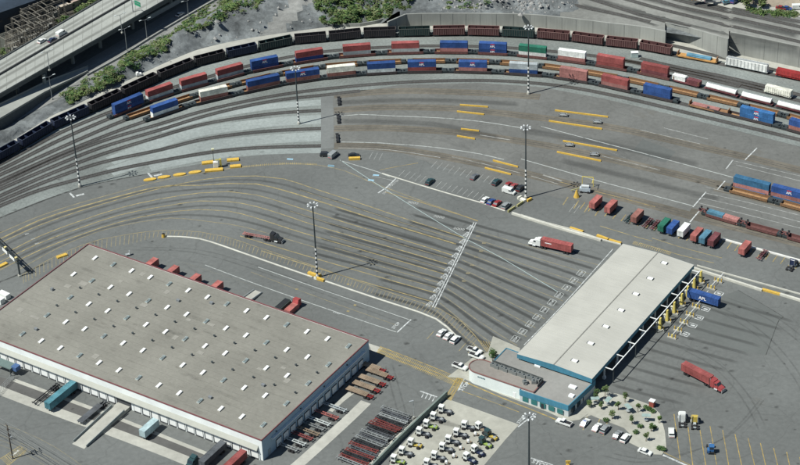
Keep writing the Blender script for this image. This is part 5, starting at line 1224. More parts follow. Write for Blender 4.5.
# ---------------------------------------------------------------- road vehicles
def wheels(o, xs, ys, r, wd, dual=False):
    for x in xs:
        for y in ys:
            s = MB(); s.tube((x, y - wd / 2, r), (x, y + wd / 2, r), r, r, 12); t = s.to('wheel', dark, o)
            MB().tube((x, y + (wd / 2 if y > 0 else -wd / 2) * .9, r), (x, y + (wd / 2 if y > 0 else -wd / 2) * 1.05, r), r * .5, r * .5, 8).to('rim', galv, t)
def car_b(kind, cn):
    def f():
        o = root('parked_' + ('pickup' if kind == 'pickup' else 'van' if kind == 'van' else 'car')); c = mat('car ' + cn, CC[cn], .28, n=.03, spec=.6)
        if kind in ('sedan', 'suv', 'police'):
            L, W_, H = (4.7, 1.82, 1.45) if kind != 'suv' else (4.9, 1.95, 1.8)
            hb = .92 if kind != 'suv' else 1.1
            s = MB(); s.profile([(-L / 2, .35), (-L / 2, hb * .95), (-L / 2 + .25, hb), (L / 2 - 1.1, hb), (L / 2 - .1, hb * .8), (L / 2, .55), (L / 2, .3)], -W_ / 2, W_ / 2)
            body = s.to('body', c, o)
            x0, x1 = (-L / 2 + .25, L / 2 - 1.15) if kind == 'suv' else (-L / 2 + .6, L / 2 - 1.15)
            s = MB(); s.profile([(x0, hb - .02), (x0 + (.25 if kind == 'suv' else .6), H - .04), (x1 - .85, H - .04), (x1, hb - .02)], -W_ / 2 + .12, W_ / 2 - .12); s.to('window_glass', glass, o)
            s = MB(); s.profile([(x0 + (.2 if kind == 'suv' else .55), H - .06), (x0 + (.32 if kind == 'suv' else .68), H + .02), (x1 - .95, H + .02), (x1 - .78, H - .08)], -W_ / 2 + .15, W_ / 2 - .15)
            for xx in ((x0 + x1) / 2 - .1,): s.box((xx, -W_ / 2 + .14, (hb + H) / 2), (.12, .08, H - hb)); s.box((xx, W_ / 2 - .14, (hb + H) / 2), (.12, .08, H - hb))
            s.to('roof', c, o); hl = hb * .62; L2 = L
            if kind == 'police': MB().box((-.2, 0, H + .08), (.3, 1.1, .12)).to('light_bar', mat('blue lamp', (.05, .1, .4), .3), o)
        elif kind == 'pickup':
            L, W_, H = 5.6, 2.0, 1.85; s = MB(); s.profile([(-L / 2, .5), (-L / 2, 1.1), (L / 2 - .3, 1.1), (L / 2, .9), (L / 2, .45)], -W_ / 2, W_ / 2); s.to('body', c, o)
            s = MB(); s.profile([(-.35, 1.08), (-.25, H), (.75, H), (1.35, 1.08)], -W_ / 2 + .12, W_ / 2 - .12); s.to('window_glass', glass, o)
            s = MB(); s.profile([(-.3, H - .03), (-.22, H + .04), (.72, H + .04), (.82, H - .06)], -W_ / 2 + .14, W_ / 2 - .14); s.to('roof', c, o)
            MB().box((-1.6, 0, 1.105), (2.2, 1.65, .02)).to('bed', dark, o); hl = .8
            s = MB()
            for y in (-.9, .9): s.box((-1.6, y, 1.18), (2.4, .12, .16))
            s.box((-2.74, 0, 1.18), (.1, 1.9, .16)); s.to('bed_rail', c, o)
        else:
            L, W_, H = 5.4, 2.0, 2.3; s = MB(); s.profile([(-L / 2, .4), (-L / 2, H - .1), (-L / 2 + .15, H), (L / 2 - 1.5, H), (L / 2 - .85, 1.25), (L / 2 - .1, 1.0), (L / 2, .45)], -W_ / 2, W_ / 2); s.to('body', c, o)
            s = MB(); s.face([(L / 2 - 1.46, -.85, H - .08), (L / 2 - .86, -.9, 1.33), (L / 2 - .86, .9, 1.33), (L / 2 - 1.46, .85, H - .08)][::-1]); s.v = [(x + .03, y, z + .02) for x, y, z in s.v]; s.to('windscreen', glass, o); MB().box((.9, 0, 1.7), (1.2, W_ + .03, .6)).to('side_window', glass, o); hl = .8
        wheels(o, (-L / 2 + .95, L / 2 - .95), (-W_ / 2 + .1, W_ / 2 - .1), .34, .24)
        for y in (-W_ / 2 + .3, W_ / 2 - .3): MB().box((L / 2 - .01, y, hl), (.06, .35, .16)).to('headlight', galv, o)
        MB().box((-L / 2 + .0, 0, hl), (.05, W_ * .85, .12)).to('tail_light', red_mark, o)
        return o
    return f
def chassis_parts(o, L, c, bx=None, wood=None, z=1.15):
    s = MB()
    for y in (-.48, .48): s.box((0, y, z), (L, .18, .34))
    for k in range(6): s.box((-L / 2 + .4 + k * (L - .8) / 5, 0, z + .02), (.2, 2.3 if k in (0, 5) else 1.1, .22))
    s.to('frame', c, o)
    x = -L / 2 + 1.6
    for dx in (0, 1.25):
        for y in (-.92, .92): 
            t = MB(); t.tube((x + dx, y - .28, .5), (x + dx, y + .28, .5), .5, .5, 12); t.to('wheel', dark, o)
    s = MB(); s.box((x + .6, 0, .75), (2.6, 1.2, .35)); s.to('axle_bogie', black_metal, o)
    for y in (-.7, .7): MB().box((L / 2 - 2.6, y, .55), (.16, .16, 1.1)).to('landing_leg', black_metal, o)
    if wood:
        s = MB()
        for k in range(int(L / .62)): s.box((-L / 2 + L * .2 + .3 + k * .5, 0, z + .24), (.42, 2.4, .08))
        s.to('deck', wood, o)
def chassis_b(L, cn, wood=None):
    def f():
        o = root('container_chassis'); chassis_parts(o, L, cm(cn), wood=cm(wood) if wood else None); return o
    return f
def trailer_b(L, cn, frame='dark grey', H=2.7, logo=False):
    def f():
        o = root('container_trailer'); chassis_parts(o, L, cm(frame)); container_mesh(L, H, cm(cn), o, 1.33, 'container')
        if logo: lettering('lettering', 'APL', 1.75, white_txt, o, (0, -1.235, 1.33 + H * .47), (R(90), 0, 0), .01)
        return o
    return f
def tractor_parts(o, cn, x0, sleeper=True, hood=True, frame='dark grey', roofc=None):
    """tractor unit, its kingpin at x0, nose towards +X"""
    c = mat('truck ' + cn, CC[cn], .35, n=.04, spec=.5)
    fx = x0 + (5.6 if sleeper else 4.6)
    s = MB(); s.box(((x0 - 1 + fx) / 2, 0, .85), (fx - x0 + 1, .9, .3)); s.to('frame', cm(frame), o)
    cb = x0 + (1.3 if sleeper else 1.9)
    if sleeper: s = MB(); s.box((cb + .75, 0, 2.2), (1.5, 2.35, 2.6)); s.profile([(cb, 3.5), (cb + .1, 3.95), (cb + 1.6, 3.55), (cb + 1.6, 3.4)], -1.0, 1.0); s.to('sleeper', c, o); cb += 1.5
    s = MB(); s.profile([(cb, .95), (cb, 3.1), (cb + .15, 3.25), (cb + 1.1, 3.15), (cb + 1.65, 2.2), (cb + 1.65, .95)], -1.1, 1.1); s.to('cab', c, o)
    s = MB(); s.face([(cb + 1.14, -.95, 3.1), (cb + 1.68, -.98, 2.2), (cb + 1.68, .98, 2.2), (cb + 1.14, .95, 3.1)]); s.box((cb + .75, 0, 2.6), (.9, 2.26, .65)); s.to('window_glass', glass, o)
    if hood:
        s = MB(); s.profile([(cb + 1.6, .8), (cb + 1.6, 2.15), (cb + 3.0, 1.8), (cb + 3.3, 1.5), (cb + 3.35, .7)], -.95, .95); s.to('hood', c, o)
        for y in (-.98, .98): MB().box((cb + 2.5, y, 1.05), (1.5, .35, .35)).to('fender', c, o)
        MB().box((cb + 3.4, 0, 1.15), (.08, 1.1, .7)).to('grille', galv, o); nose = cb + 3.4
        MB().box((cb + 3.42, 0, .6), (.2, 2.3, .35)).to('bumper', galv, o)
        for y in (-.85, .85): MB().box((cb + 3.33, y, 1.15), (.12, .3, .25)).to('headlight', white_paint, o)
    else: nose = cb + 1.7
    for y in (-1.1, 1.1): MB().tube((cb - (1.6 if sleeper else .15), y * .85, 1), (cb - (1.6 if sleeper else .15), y * .85, 3.9), .09, n=8).to('exhaust_stack', galv, o); MB().tube((cb + .3, y, .75), (cb + 1.6, y, .75), .32, n=8).to('fuel_tank', galv, o)
    for dx in (-.65, .65):
        for y in (-.9, .9): MB().tube((x0 + dx, y - .3, .52), (x0 + dx, y + .3, .52), .52, .52, 12).to('wheel', dark, o)
    for y in (-.95, .95): MB().tube((nose - .95, y - .17, .52), (nose - .95, y + .17, .52), .52, .52, 12).to('wheel', dark, o)
    MB().tube((x0, 0, 1.05), (x0, 0, 1.18), .6, .55, 12).to('fifth_wheel', black_metal, o)
def semi_b(cab, box, L=12.2, sleeper=True, stripe=False, box_z=1.33, only_chassis=None):
    def f():
        o = root('semi_truck'); x0 = L / 2 - 1.0
        tractor_parts(o, cab, x0, sleeper)
        if only_chassis:
            t = MB(); ch = bpy.data.objects.new('trailer', None); COL.objects.link(ch); ch.parent = o; chassis_parts(ch, L, cm(only_chassis))
        else:
            ch = bpy.data.objects.new('trailer', None); COL.objects.link(ch); ch.parent = o; chassis_parts(ch, L, cm('dark grey')); container_mesh(L, 2.8, cm(box), ch, 1.33, 'container')
            if stripe: MB().box((L / 2 - 3, 1.235, 3.1), (2.6, .02, .35)).to('marking', white_txt, ch)
        return o
    return f
def bobtail_b(cab, sleeper=True, frame='dark grey'):
    def f():
        o = root('truck_tractor'); tractor_parts(o, cab, -2.2, sleeper, True, frame); return o
    return f
def yard_tractor_b(cn, accent=None):
    def f():
        o = root('yard_tractor'); c = mat('tractor ' + cn, CC[cn], .45, n=.06, spec=.4)
        s = MB(); s.box((0, 0, .8), (5.0, 1.0, .4)); s.box((-1.7, 0, 1.05), (1.4, 1.2, .3)); s.to('frame', cm(accent or 'dark grey'), o)
        s = MB(); s.box((1.35, .25, 1.95), (1.6, 1.5, 1.9)); s.box((1.35, .25, 2.95), (1.75, 1.65, .12)); s.to('cab', c, o)
        s = MB(); s.box((1.35, .25, 2.25), (1.64, 1.2, .75)); s.box((1.35, .25, 2.25), (1.2, 1.54, .75)); s.to('window_glass', glass, o)
        s = MB(); s.box((1.75, -.75, 1.35), (1.7, .75, .95)); s.to('engine_hood', c, o)
        s = MB(); s.box((2.45, 0, .85), (.25, 2.3, .5)); s.to('bumper', cm('black'), o)
        MB().tube((.35, -.7, 1), (.35, -.7, 3.1), .09, n=8).to('exhaust_stack', galv, o)
        for x, ys in ((1.5, (-1.0, 1.0)), (-1.5, (-.95, .95))):
            for y in ys: MB().tube((x, y - (.2 if x > 0 else .32), .52), (x, y + (.2 if x > 0 else .32), .52), .52, .52, 12).to('wheel', dark, o)
        MB().tube((-1.5, 0, 1.2), (-1.5, 0, 1.32), .55, .5, 12).to('fifth_wheel', galv, o)
        return o
    return f
# ================================================================ TRAINS
# dark hopper cars: photo columns of the gaps between them
gaps = [-16, 19.5, 51.6, 89, 122, 158, 194, 226, 258, 293.4, 327.8, 362.4, 397.4, 431.6, 466.6, 501, 536, 571, 605, 639, 673]
HC = ['navy', 'navy', 'navy', 'black', 'black', 'black', 'black', 'navy', 'dark teal', 'black', 'black', 'black', 'dark teal', 'maroon', 'maroon', 'dark teal', 'maroon', 'maroon', 'maroon', 'maroon']
HN = {'navy': 'dark navy', 'black': 'black', 'dark teal': 'dark teal', 'maroon': 'dark maroon'}
ribs = {'navy': mat('rib navy', (.04, .05, .075), .6), 'black': mat('rib dark', (.07, .06, .06), .6), 'dark teal': mat('rib teal', (.09, .10, .09), .6), 'maroon': mat('rib brown', (.24, .15, .135), .6)}
for k in range(20):
    c, h, L = TH.span(gaps[k], gaps[k + 1]); c.z = .02
    cn = HC[k]
    if k < 19: lb = f'{HN[cn]} open hopper car with ribbed sides, {ORD[k]} from the left of the rear train'
    else: lb = 'dark maroon open hopper car coupled to the flat car with pipes'
    o = place(('hop', cn), hopper_car(15.6, 'hop ' + cn, ribs[cn]), c, h, lb, 'hopper car', 'open hopper cars of the rear train'); o.scale = (L / 15.9, 1, 1)
c, h, L = TH.span(674, 721); place('flatp', flat_car(19, 'orange'), c, h, 'orange decked flat car in the rear train carrying pale pipes', 'flat car')
p = TH.at(699); place('pipes', pipe_load(11, 'light blue'), (p.x, p.y, 1.3), h, 'bundle of pale blue pipes on the orange flat car', 'pipes')
c, h, L = TH.span(722, 772); place('whh', box_hopper(19.5, 'white', 'silver', 4.4), c, h, 'white ribbed covered hopper car in the rear train', 'hopper car')
c, h, L = TH.span(773, 822); place('redh', box_hopper(19.5, 'dark red', 'bright red', 3.4), c, h, 'low dark red car at the right end of the rear train', 'rail car')
# container rows (u0, u1, upper, lower, logo)
ROWA = [(115, 142, 'blue', 'blue', 1), (147, 173, 'red', 'pale grey', 0), (180, 208, 'red', 'grey', 0), (216, 244, 'red', 'grey', 0), (251, 278.5, 'blue', 'dark blue', 1), (296, 323, 'red', 'dark blue', 0), (343, 371, 'red', 'grey', 0), (392, 419, 'red', 'pale grey', 0), (440, 468, 'blue', 'pink brown', 0), (479, 507, 'blue', 'blue', 1), (518.6, 547, 'green', 'white', 0), (558, 586, 'white', 'pink brown', 0), (596.6, 624.6, 'red', 'red', 0), (641, 669, 'red', 'maroon', 0)]
ROWB = [(151, 179, 'blue', 'white', 0), (200, 228, 'cream', 'brown', 0), (247, 280, 'blue', 'brown', 0), (287, 319, 'blue', 'brown', 1), (326, 357, 'cream', 'brown', 0), (366, 397, 'blue', 'pale grey', 0), (407, 437, 'blue', 'red', 1), (459, 487, 'blue', 'pink brown', 1), (509, 538, 'grey', 'blue', 0), (559.5, 588, 'pink brown', 'pink brown', 0), (601, 629.6, 'red', 'pink brown', 0), (643, 672, 'blue', 'blue', 0), (740, 774, 'sky blue', 'sky blue', 1), (790, 822, 'blue', 'brown', 0)]
sill_d = mat('dark sill', (.06, .05, .05), .7, n=.2); sill_r = mat('rusty sill', (.20, .115, .06), .8, n=.25, ns=1.5); sill_b = mat('brown sill', (.13, .06, .055), .7, n=.2); sill_bl = mat('blue sill', (.05, .13, .25), .6, n=.1)
deck_o = mat('rusty deck', (.33, .20, .10), .9, n=.3, ns=1.2)
def stack(T, row, rname, sill):
    n = len(row)
    for k, (u0, u1, up_, lo_, logo) in enumerate(row):
        c, h, L = T.span(u0, u1); Lc = 12.2 if L < 13.6 else 14.6
        a = (row[k - 1][1] + u0) / 2 if k else u0 - 7
        b = (u1 + row[k + 1][0]) / 2 if k < n - 1 and row[k + 1][0] - u1 < 25 else u1 + 7
        cc, hh, LL = T.span(a, b)
        w_ = place(('well', sill.name), well_car(17.5, sill, deck_o), cc, hh, f'well car under the {ORD[k]} stack from the left, {rname} train', 'well car', f'well cars of the {rname} container train'); w_.scale = (LL / 17.5, 1, 1)
        for lev, cn, z in (('lower', lo_, .5), ('upper', up_, 3.12)):
            lg_ = bool(logo) and (lev == 'upper' or up_ == lo_)
            p = Vector((c.x, c.y, z)); pos = f'{ORD[k]} stack from the left, {rname} train' if k < n - 1 else f'last stack at the right, {rname} train'
            o = place(('cont', Lc, cn, lg_), container_b(Lc, 2.6, cn, lg_), p, h, f'{lev} {cn} container' + (' with white letters' if lg_ else '') + f', {pos}', 'container', f'containers stacked on the {rname} train')
            o.rotation_euler = (0, 0, h)
stack(TA, ROWA, 'rear container', sill_b); stack(TB, ROWB, 'front container', sill_d)
# low brown load between the front train's stacks and short loads
c, h, L = TB.span(686, 733); place(('fl2',), flat_car(18.5, 'rust'), c, h, 'rusty flat car with pink pipes in the front container train', 'flat car')
c2 = TB.at(706); place('pp', pipe_load(12, 'pink brown', ((-.9, 0), (-.3, 0), (.3, 0), (.9, 0))), (c2.x, c2.y, 1.3), h, 'low load of pinkish pipes on the rusty flat car', 'pipes')
# row of empty well cars between the two container trains
us = [124, 158, 196, 236, 277, 320, 363, 407, 451, 495, 538, 580, 622, 663, 703, 743, 783, 822]
for k in range(len(us) - 1):
    c, h, L = TM.span(us[k], us[k + 1]); o = place('wellm', well_car(17.5, sill_r, deck_o), c, h, f'empty rusty orange well car between the container trains, {ORD[k]} from the left', 'well car', 'empty rusty well cars between the container trains'); o.scale = (L / 17.6, 1, 1)
# covered hoppers at the right of the rear container train
c, h, L = TA.span(671, 703); place('mix', flat_car(13, 'maroon'), c, h, 'short maroon flat car beside the last red rear stack', 'flat car')
a_ = TA.at(679.5); place(('sc', 1), container_b(6.1, 2.0, 'white'), (a_.x, a_.y, 1.3), h, 'small white box container on the short maroon flat car', 'container')
a_ = TA.at(694); place(('sc', 2), container_b(6.1, 1.7, 'maroon'), (a_.x, a_.y, 1.3), h, 'small maroon box container on the short maroon flat car', 'container')
for k, (u0, u1) in enumerate([(704.5, 739), (740, 774), (775.5, 812)]):
    c, h, L = TA.span(u0, u1); o = place('tank', tank_car(15, 'white', 'maroon'), c, h, 'white round topped covered hopper with maroon frame, ' + ['left of its row of three', 'middle of its row of three', 'cut by the right picture edge'][k], 'covered hopper', 'white covered hoppers of the rear container train'); o.scale = (L / 15.3, 1, 1)
TS = Track([(740, 86), (764, 92), (792, 99), (860, 116)]); track(TS.p)
c, h, L = TS.span(763, 794); place('cream', box_hopper(12.5, 'cream', 'cream', 3.6), c, h, 'short cream hopper car alone on the siding at the right', 'hopper car')
TS2 = Track([(764, 101 - 2.5), (800, 107 - 1.5), (860, 122)]); c, h, L = TS2.span(776, 806)
# right hand loading tracks
S1b, S1f, S2 = Track([(715, 183), (735, 188), (767, 196), (800, 204), (870, 224)]), Track([(715, 188), (735, 192.5), (767, 201), (800, 209.5), (870, 230)]), Track([(690, 211), (705, 214.5), (738, 224.5), (799, 241), (870, 262)])
for t_ in (S1b, S1f, S2):
    mb = MB(); mb.strip(t_.p, 4.4, .02); mb.to('railway_track', brown_asphalt)['kind'] = 'structure'
for k, (u0, u1, up_, lo_, lg_) in enumerate([(735, 768, 'teal', 'pink brown', 0), (773, 806, 'blue', 'pink brown', 1)]):
    c, h, L = S1b.span(u0, u1); cc, hh, LL = S1b.span(u0 - 4, u1 + 3)
    o = place('wellb', well_car(17.5, sill_bl, deck_o), cc, hh, f'blue silled well car under the {up_} container at the right', 'well car', 'blue silled well cars at the right'); o.scale = (LL / 17.5, 1, 1)
    for lev, cn, z, l2 in (('lower', lo_, .5, False), ('upper', up_, 3.12, bool(lg_))):
        place(('cont', 14.6 if 1 else 0, cn, l2), container_b(14.6, 2.6, cn, l2), (c.x, c.y, z), h, f'{lev} {cn} container of the ' + ('left' if k == 0 else 'right') + ' stack in the right loading yard', 'container', 'containers stacked in the loading yard')
for k, (a, b) in enumerate([(724, 775), (775, 826)]):
    c, h, L = S1f.span(a, b); o = place('wellm', None, c, h, ['empty rusty well car in front of the teal container in the loading yard', 'empty rusty well car in front of the blue container at the right edge'][k], 'well car', 'empty rusty well cars in the loading yard'); o.scale = (L / 17.6, 1, 1)
def black_heads():
    o = root('coupler_stand'); 
    for x in (-1.3, 1.3):
        for y in (-.8, .8): s = MB(); s.tube((x, y, 0), (x, y, .9), .14, n=6); s.box((x, y, 1.0), (.7, .5, .5)); s.to('stand', black_metal, o)
    MB().box((0, 0, .15), (3.6, 2.2, .25)).to('plate', sill_b, o); return o
for k, (a, b) in enumerate([(702, 742), (742, 783), (783, 824)]):
    c, h, L = S2.span(a, b); o = place('wellbr', well_car(17.5, sill_b, sill_b), c, h, ['brown well car with a low blue and a low pink container', 'empty brown well car in the lower loading track', 'empty brown well car at the right edge, lower loading track'][k], 'well car', 'brown well cars on the lower loading track'); o.scale = (L / 17.6, 1, 1)
    q = S2.at(a + 1.5); place('heads', black_heads, (q.x, q.y, 1.6), h, ['black coupler stands at the left end of the lower loading track', 'black coupler stands right of the low pink container', 'black coupler stands nearest the right picture edge'][k], 'coupler stand', 'black stands on the brown well cars')
for (u, cn, L_) in ((715.5, 'light blue', 6.6), (731, 'pink brown', 6.1)):
    q = S2.at(u); place(('sc3', cn), container_b(L_, 2.0, cn), (q.x, q.y, .5), S2.span(705, 738)[1], f'low {cn} container sunk in the brown well car', 'container', 'low containers in the brown well car')
# ================================================================ YARD TRAILERS at the stalls
YD = GP(0, 1) - GP(0, 0); yrz = math.atan2(YD.y, YD.x) + R(180)      # doors toward the camera
sd_ = hd(V(637, 226), V(642, 220))
ST = [(595.6, 207.5, 'salmon', 'leftmost salmon trailer, nearest the crane cart'), (610.8, 212, 'salmon', 'salmon trailer, second from the crane cart'), (637, 221.5, 'brown', 'brown container trailer right of the bare chassis'), (664, 230.5, 'green', 'green container trailer beside the blue one'), (672.6, 232.8, 'blue', 'blue container trailer between green and white ones'), (683.5, 235.5, 'white', 'white container trailer beside the blue one'), (696.5, 240, 'salmon', 'salmon container trailer left of the teal one'), (705, 242.5, 'light blue', 'teal container trailer between salmon and maroon ones'), (713.8, 245, 'maroon', 'maroon container trailer at the end of its close row'), (744.5, 253.5, 'salmon', 'lone pink container trailer on the right of the row')]
lz = yrz - math.pi
for u, v, cn, lb in ST: place(('st', cn), trailer_b(6.6, cn, 'dark grey', 2.6), V(u, v), lz + math.pi, lb, 'trailer', 'container trailers parked in the yellow stalls')
for u, v, cn, lb in [(629.5, 220, 'dark teal', 'bare dark teal chassis left of the brown trailer'), (647.5, 225, 'maroon', 'bare maroon chassis right of the brown trailer'), (655, 227, 'maroon', 'bare maroon chassis beside the green trailer'), (762, 257, 'maroon', 'bare brown chassis right of the lone pink trailer')]:
    place(('ch', cn), chassis_b(7, cn), V(u, v), lz + math.pi, lb, 'chassis', 'bare chassis in the yellow stalls')
place('bt', bobtail_b('navy', False), V(792, 267), lz, 'black truck tractor parked in the last stall at the right', 'truck')
# ================================================================ MOVING TRUCKS
def along(a, b): return hd(V(*a), V(*b))
h = along((571, 253), (527, 243)); p = V(557, 250.5)
place('semi1', semi_b('white', 'red', 12.2, True, True), p, h, 'white semi truck pulling a red container towards the lanes', 'truck')
h = along((681, 372), (714, 388)); place('semi2', semi_b('bright red', 'red', 12.2), V(697, 379), h - R(2), 'all red semi truck with a red container leaving the gate', 'truck')
h = along((243, 235), (275, 241)); place('semi3', semi_b('black', None, 11.5, True, False, only_chassis='pink brown'), V(257, 238), h, 'black semi truck with an empty pink chassis on the lanes', 'truck')
place('gtr', trailer_b(12.2, 'blue', 'dark grey', 2.8, True), V(703.5, 303), grz, 'blue container trailer with white letters leaving the gate roof', 'trailer')
place('bob1', bobtail_b('white', True, 'silver'), V(682, 422), along((682.8, 434), (681.5, 412)), 'large white truck tractor without trailer, beside the white van', 'truck')
place('bob2', bobtail_b('yellow', False, 'grey'), V(694.5, 424), along((695, 434), (694, 412)), 'yellow nosed truck tractor without trailer', 'truck')
place('bob3', yard_tractor_b('sky blue'), V(710.4, 450), along((710, 440), (711, 456)), 'bright blue tractor in the yellow striped stalls', 'truck')
# ================================================================ CARS
UPR = wrz + R(90)
CARS = [('suv', 'white', 671.3, 434, along((672, 446), (671, 426)), 'white suv at the right plaza kerb, next to the big white truck'), ('pickup', 'white', 564, 424, grz + math.pi, 'white pickup with dark bed below the office corner'),
 ('police', 'white', 585, 424, UPR, 'white car with light bar, first in the row by the plaza'), ('sedan', 'white', 597, 428.5, UPR, 'white car left of the closest pair in the plaza row'), ('suv', 'silver', 605, 430.5, UPR, 'silver white suv, right one of the closest pair'), ('sedan', 'silver', 617.4, 436, UPR, 'pale silver car in the last pair of the plaza row'), ('suv', 'white', 625.4, 439.5, UPR, 'white suv at the end of the plaza row'), ('sedan', 'white', 645, 453, grz, 'white car parked along the lower plaza kerb'),
 ('sedan', 'white', 441.6, 334, UPR, 'white car, upper left of three beside the curved kerb'), ('sedan', 'white', 448.3, 337.3, UPR, 'white car, middle of three beside the curved kerb'), ('suv', 'white', 455.3, 341, UPR, 'white suv, lower right of three beside the curved kerb'),
 ('pickup', 'white', 474.5, 352, grz, 'white pickup at the rounded end of the white building, upper'), ('pickup', 'white', 476.5, 357.5, grz, 'white pickup touching the rounded end of the white building'), ('pickup', 'white', 460, 368, grz, 'white pickup left of the white building wall'),
 ('suv', 'dark teal', 430, 183, UPR, 'dark teal suv alone in the lower stalls of the car lot'), ('sedan', 'dark grey', 474.5, 178, UPR, 'dark grey car alone in the upper stalls of the car lot'), ('suv', 'dark teal', 496.5, 183.5, UPR, 'large dark teal suv in the upper stalls of the car lot'), ('sedan', 'dark red', 508, 186, UPR, 'dark red car behind the large white one in the car lot'), ('sedan', 'bright red', 513.5, 187.5, UPR, 'bright red car beside the dark red one'), ('suv', 'black', 520.5, 189.5, UPR, 'black suv nearest the tall mast'), ('van', 'white', 509, 193, grz, 'large white van in the middle of the car lot'),
 ('sedan', 'white', 485, 201, UPR, 'white car at the left of the lower row in the car lot'), ('sedan', 'dark blue', 491, 203, UPR, 'dark blue car between the white and red cars'), ('sedan', 'dark red', 497, 204.5, UPR, 'dark red car in the lower row of the car lot'), ('suv', 'silver', 506, 207, UPR, 'silver suv with dark windows at the lower row end'),
 ('suv', 'black', 326, 156, grz + R(30), 'black suv parked at the crossing'), ('van', 'silver', 333.5, 156.5, UPR, 'silver van beside the black suv at the crossing'), ('sedan', 'black', 354, 156.5, grz + R(30), 'black car behind the yellow block near the crossing'),
 ('sedan', 'white', 180, 15.5, along((170, 21), (190, 9)), 'white car on the road beside the viaduct'), 
 ('suv', 'dark grey', 710, 2.5, 0, 'dark grey suv in the dirt lot at the top right'), ('sedan', 'pale teal', 727, 3, .3, 'pale blue car in the dirt lot at the top right'), ('van', 'dark blue', 735, 2, .8, 'dark blue van at the dirt lot near the green trees'), ('van', 'orange', 697, 0, 0, 'orange brown van in the dirt lot at the picture top'), ('sedan', 'dark red', 781, 9, -.4, 'dark red car in the upper right lot'), ('sedan', 'dark blue', 787, 9.5, -.4, 'dark blue car in the upper right lot beside the red one'), ('van', 'white', 798, 9, 0, 'white van at the top right picture corner'), ('van', 'white', 717, 1, 0, 'white van in the dirt lot at the picture top')]
for kd, cn, u, v, rz, lb in CARS:
    z = upz + .12 if v < 12 and u > 600 else 0.
    o = place(('car', kd, cn), car_b(kd, cn), V(u, v, z), rz, lb, {'pickup': 'pickup', 'van': 'van'}.get(kd, 'car'))
for kd, cn, u, v, lb in [('sedan', 'white', 42, 42, 'white car on the viaduct, first of three in a cluster'), ('sedan', 'navy', 52.5, 41, 'dark car on the viaduct between two white vehicles'), ('van', 'white', 61.5, 35, 'white van on the viaduct, last of three in a cluster')]:
    place(('car', kd, cn), car_b(kd, cn), V(u, v, DZ), along((40, 43), (60, 31)) if 1 else 0, lb, {'van': 'van'}.get(kd, 'car'), 'cars on the viaduct')
yb = MB(); yb.box((0, 0, .5), (4.6, 1.3, 1.0)); tag(yb.to('yellow_block', yellow, None, V(354.5, 159.5), 0), 'yellow block in front of the black car near the crossing', 'barrier')
def sb():
    o = root('signal_box'); MB().box((0, 0, 1.2), (3, 1.8, 2.2)).to('cabinet', mat('pale green', (.42, .52, .5), .6), o); MB().box((0, 0, 2.38), (3.2, 2.0, .15)).to('roof', white_paint, o); return o
place('sb', sb, V(634.5, 57), 0, 'pale green signal cabinet beside the dark hopper cars', 'cabinet'); 
uc = root('service_cart', V(139, 76), R(20), 'small white service cart on the road below the green bank', 'cart'); MB().box((0, 0, .9), (2.4, 1.4, .8)).to('body', white_paint, uc); MB().box((-.6, 0, 1.6), (1.0, 1.3, .7)).to('cab', white_paint, uc); wheels(uc, (-.8, .8), (-.65, .65), .3, .2)
# ================================================================ WAREHOUSE SIDE: docked trailers and chassis
dy = wrz - R(90)   # facing away from the wall, towards the camera side
place(('tr', 'teal48'), trailer_b(14.4, 'pale teal', 'dark grey', 2.8), V(62, 401), dy, 'pale teal trailer backed to the dock beside an empty dark chassis', 'trailer')
place(('ch', 'black14'), chassis_b(13, 'black'), V(46.5, 396), dy, 'empty black chassis left of the pale teal trailer', 'chassis')
place(('ch', 'deck'), chassis_b(14, 'dark grey', 'dark grey'), V(93, 414), dy, 'dark flatbed trailer standing left of the loading ramp', 'trailer')
place(('tr', 'w20'), trailer_b(7.6, 'pale ice', 'dark grey', 2.7), V(150, 434), dy + math.pi, 'short pale icy white container trailer right of the loading ramp', 'trailer')
place(('tr', 'redd'), trailer_b(12.2, 'red', 'dark grey', 2.8), WP(119.5, -8.5), dy, 'red trailer docked nearest the front warehouse corner', 'trailer')
place(('tr', 'dkg'), trailer_b(12.2, 'dark grey', 'dark grey', 2.2), WP(110.5, -7.5), dy, 'dark grey trailer docked left of the red one by the corner', 'trailer')
place(('tr', 'dkg2'), bobtail_b('dark teal', True), WP(106.8, -13), dy, 'dark green truck tractor beside the docked dark grey trailer', 'truck')
for k, (u, v) in enumerate([(158.8, 258.3), (179.5, 265.9), (201.5, 274.3), (223.4, 281.3)]):
    e = V(u, v, 4.1); q = Vector((math.cos(wrz + R(90)), math.sin(wrz + R(90)), 0)); c = e - q * 6.4 - Vector((math.cos(wrz), math.sin(wrz), 0)) * 1.2
    place(('tr', 'back'), trailer_b(12.6, 'salmon', 'dark grey', 2.75), (c.x, c.y, 0), wrz + R(90), f'salmon trailer docked behind the warehouse, {ORD[k]} from the back corner', 'trailer', 'salmon trailers docked behind the warehouse')
c = V(250.5, 298); br = root('dock_ramp', c, wrz + R(90), 'pale grey ramp behind the warehouse, right of the salmon trailers', 'ramp'); s = MB(); s.face([(-8, -1.7, 1.2), (5, -1.7, .03), (5, 1.7, .03), (-8, 1.7, 1.2)]); s.face([(-8, -1.7, 0), (5, -1.7, 0), (5, -1.7, .03), (-8, -1.7, 1.2)]); s.to('slab', concrete, br)
for y in (-1.8, 1.8): MB().bar((-8, y, 1.5), (4.8, y, .3), .14, .6).to('side_wall', galv, br)
c = V(283, 309); dm = root('dumpster', c, wrz + R(90), 'dark green waste container behind the warehouse', 'container'); MB().box((0, 0, 1.2), (7, 2.6, 2.4)).to('body', mat('dumpster green', (.09, .14, .12), .7), dm); MB().box((0, 0, 2.45), (6.6, 2.3, .1)).to('lid', black_metal, dm)
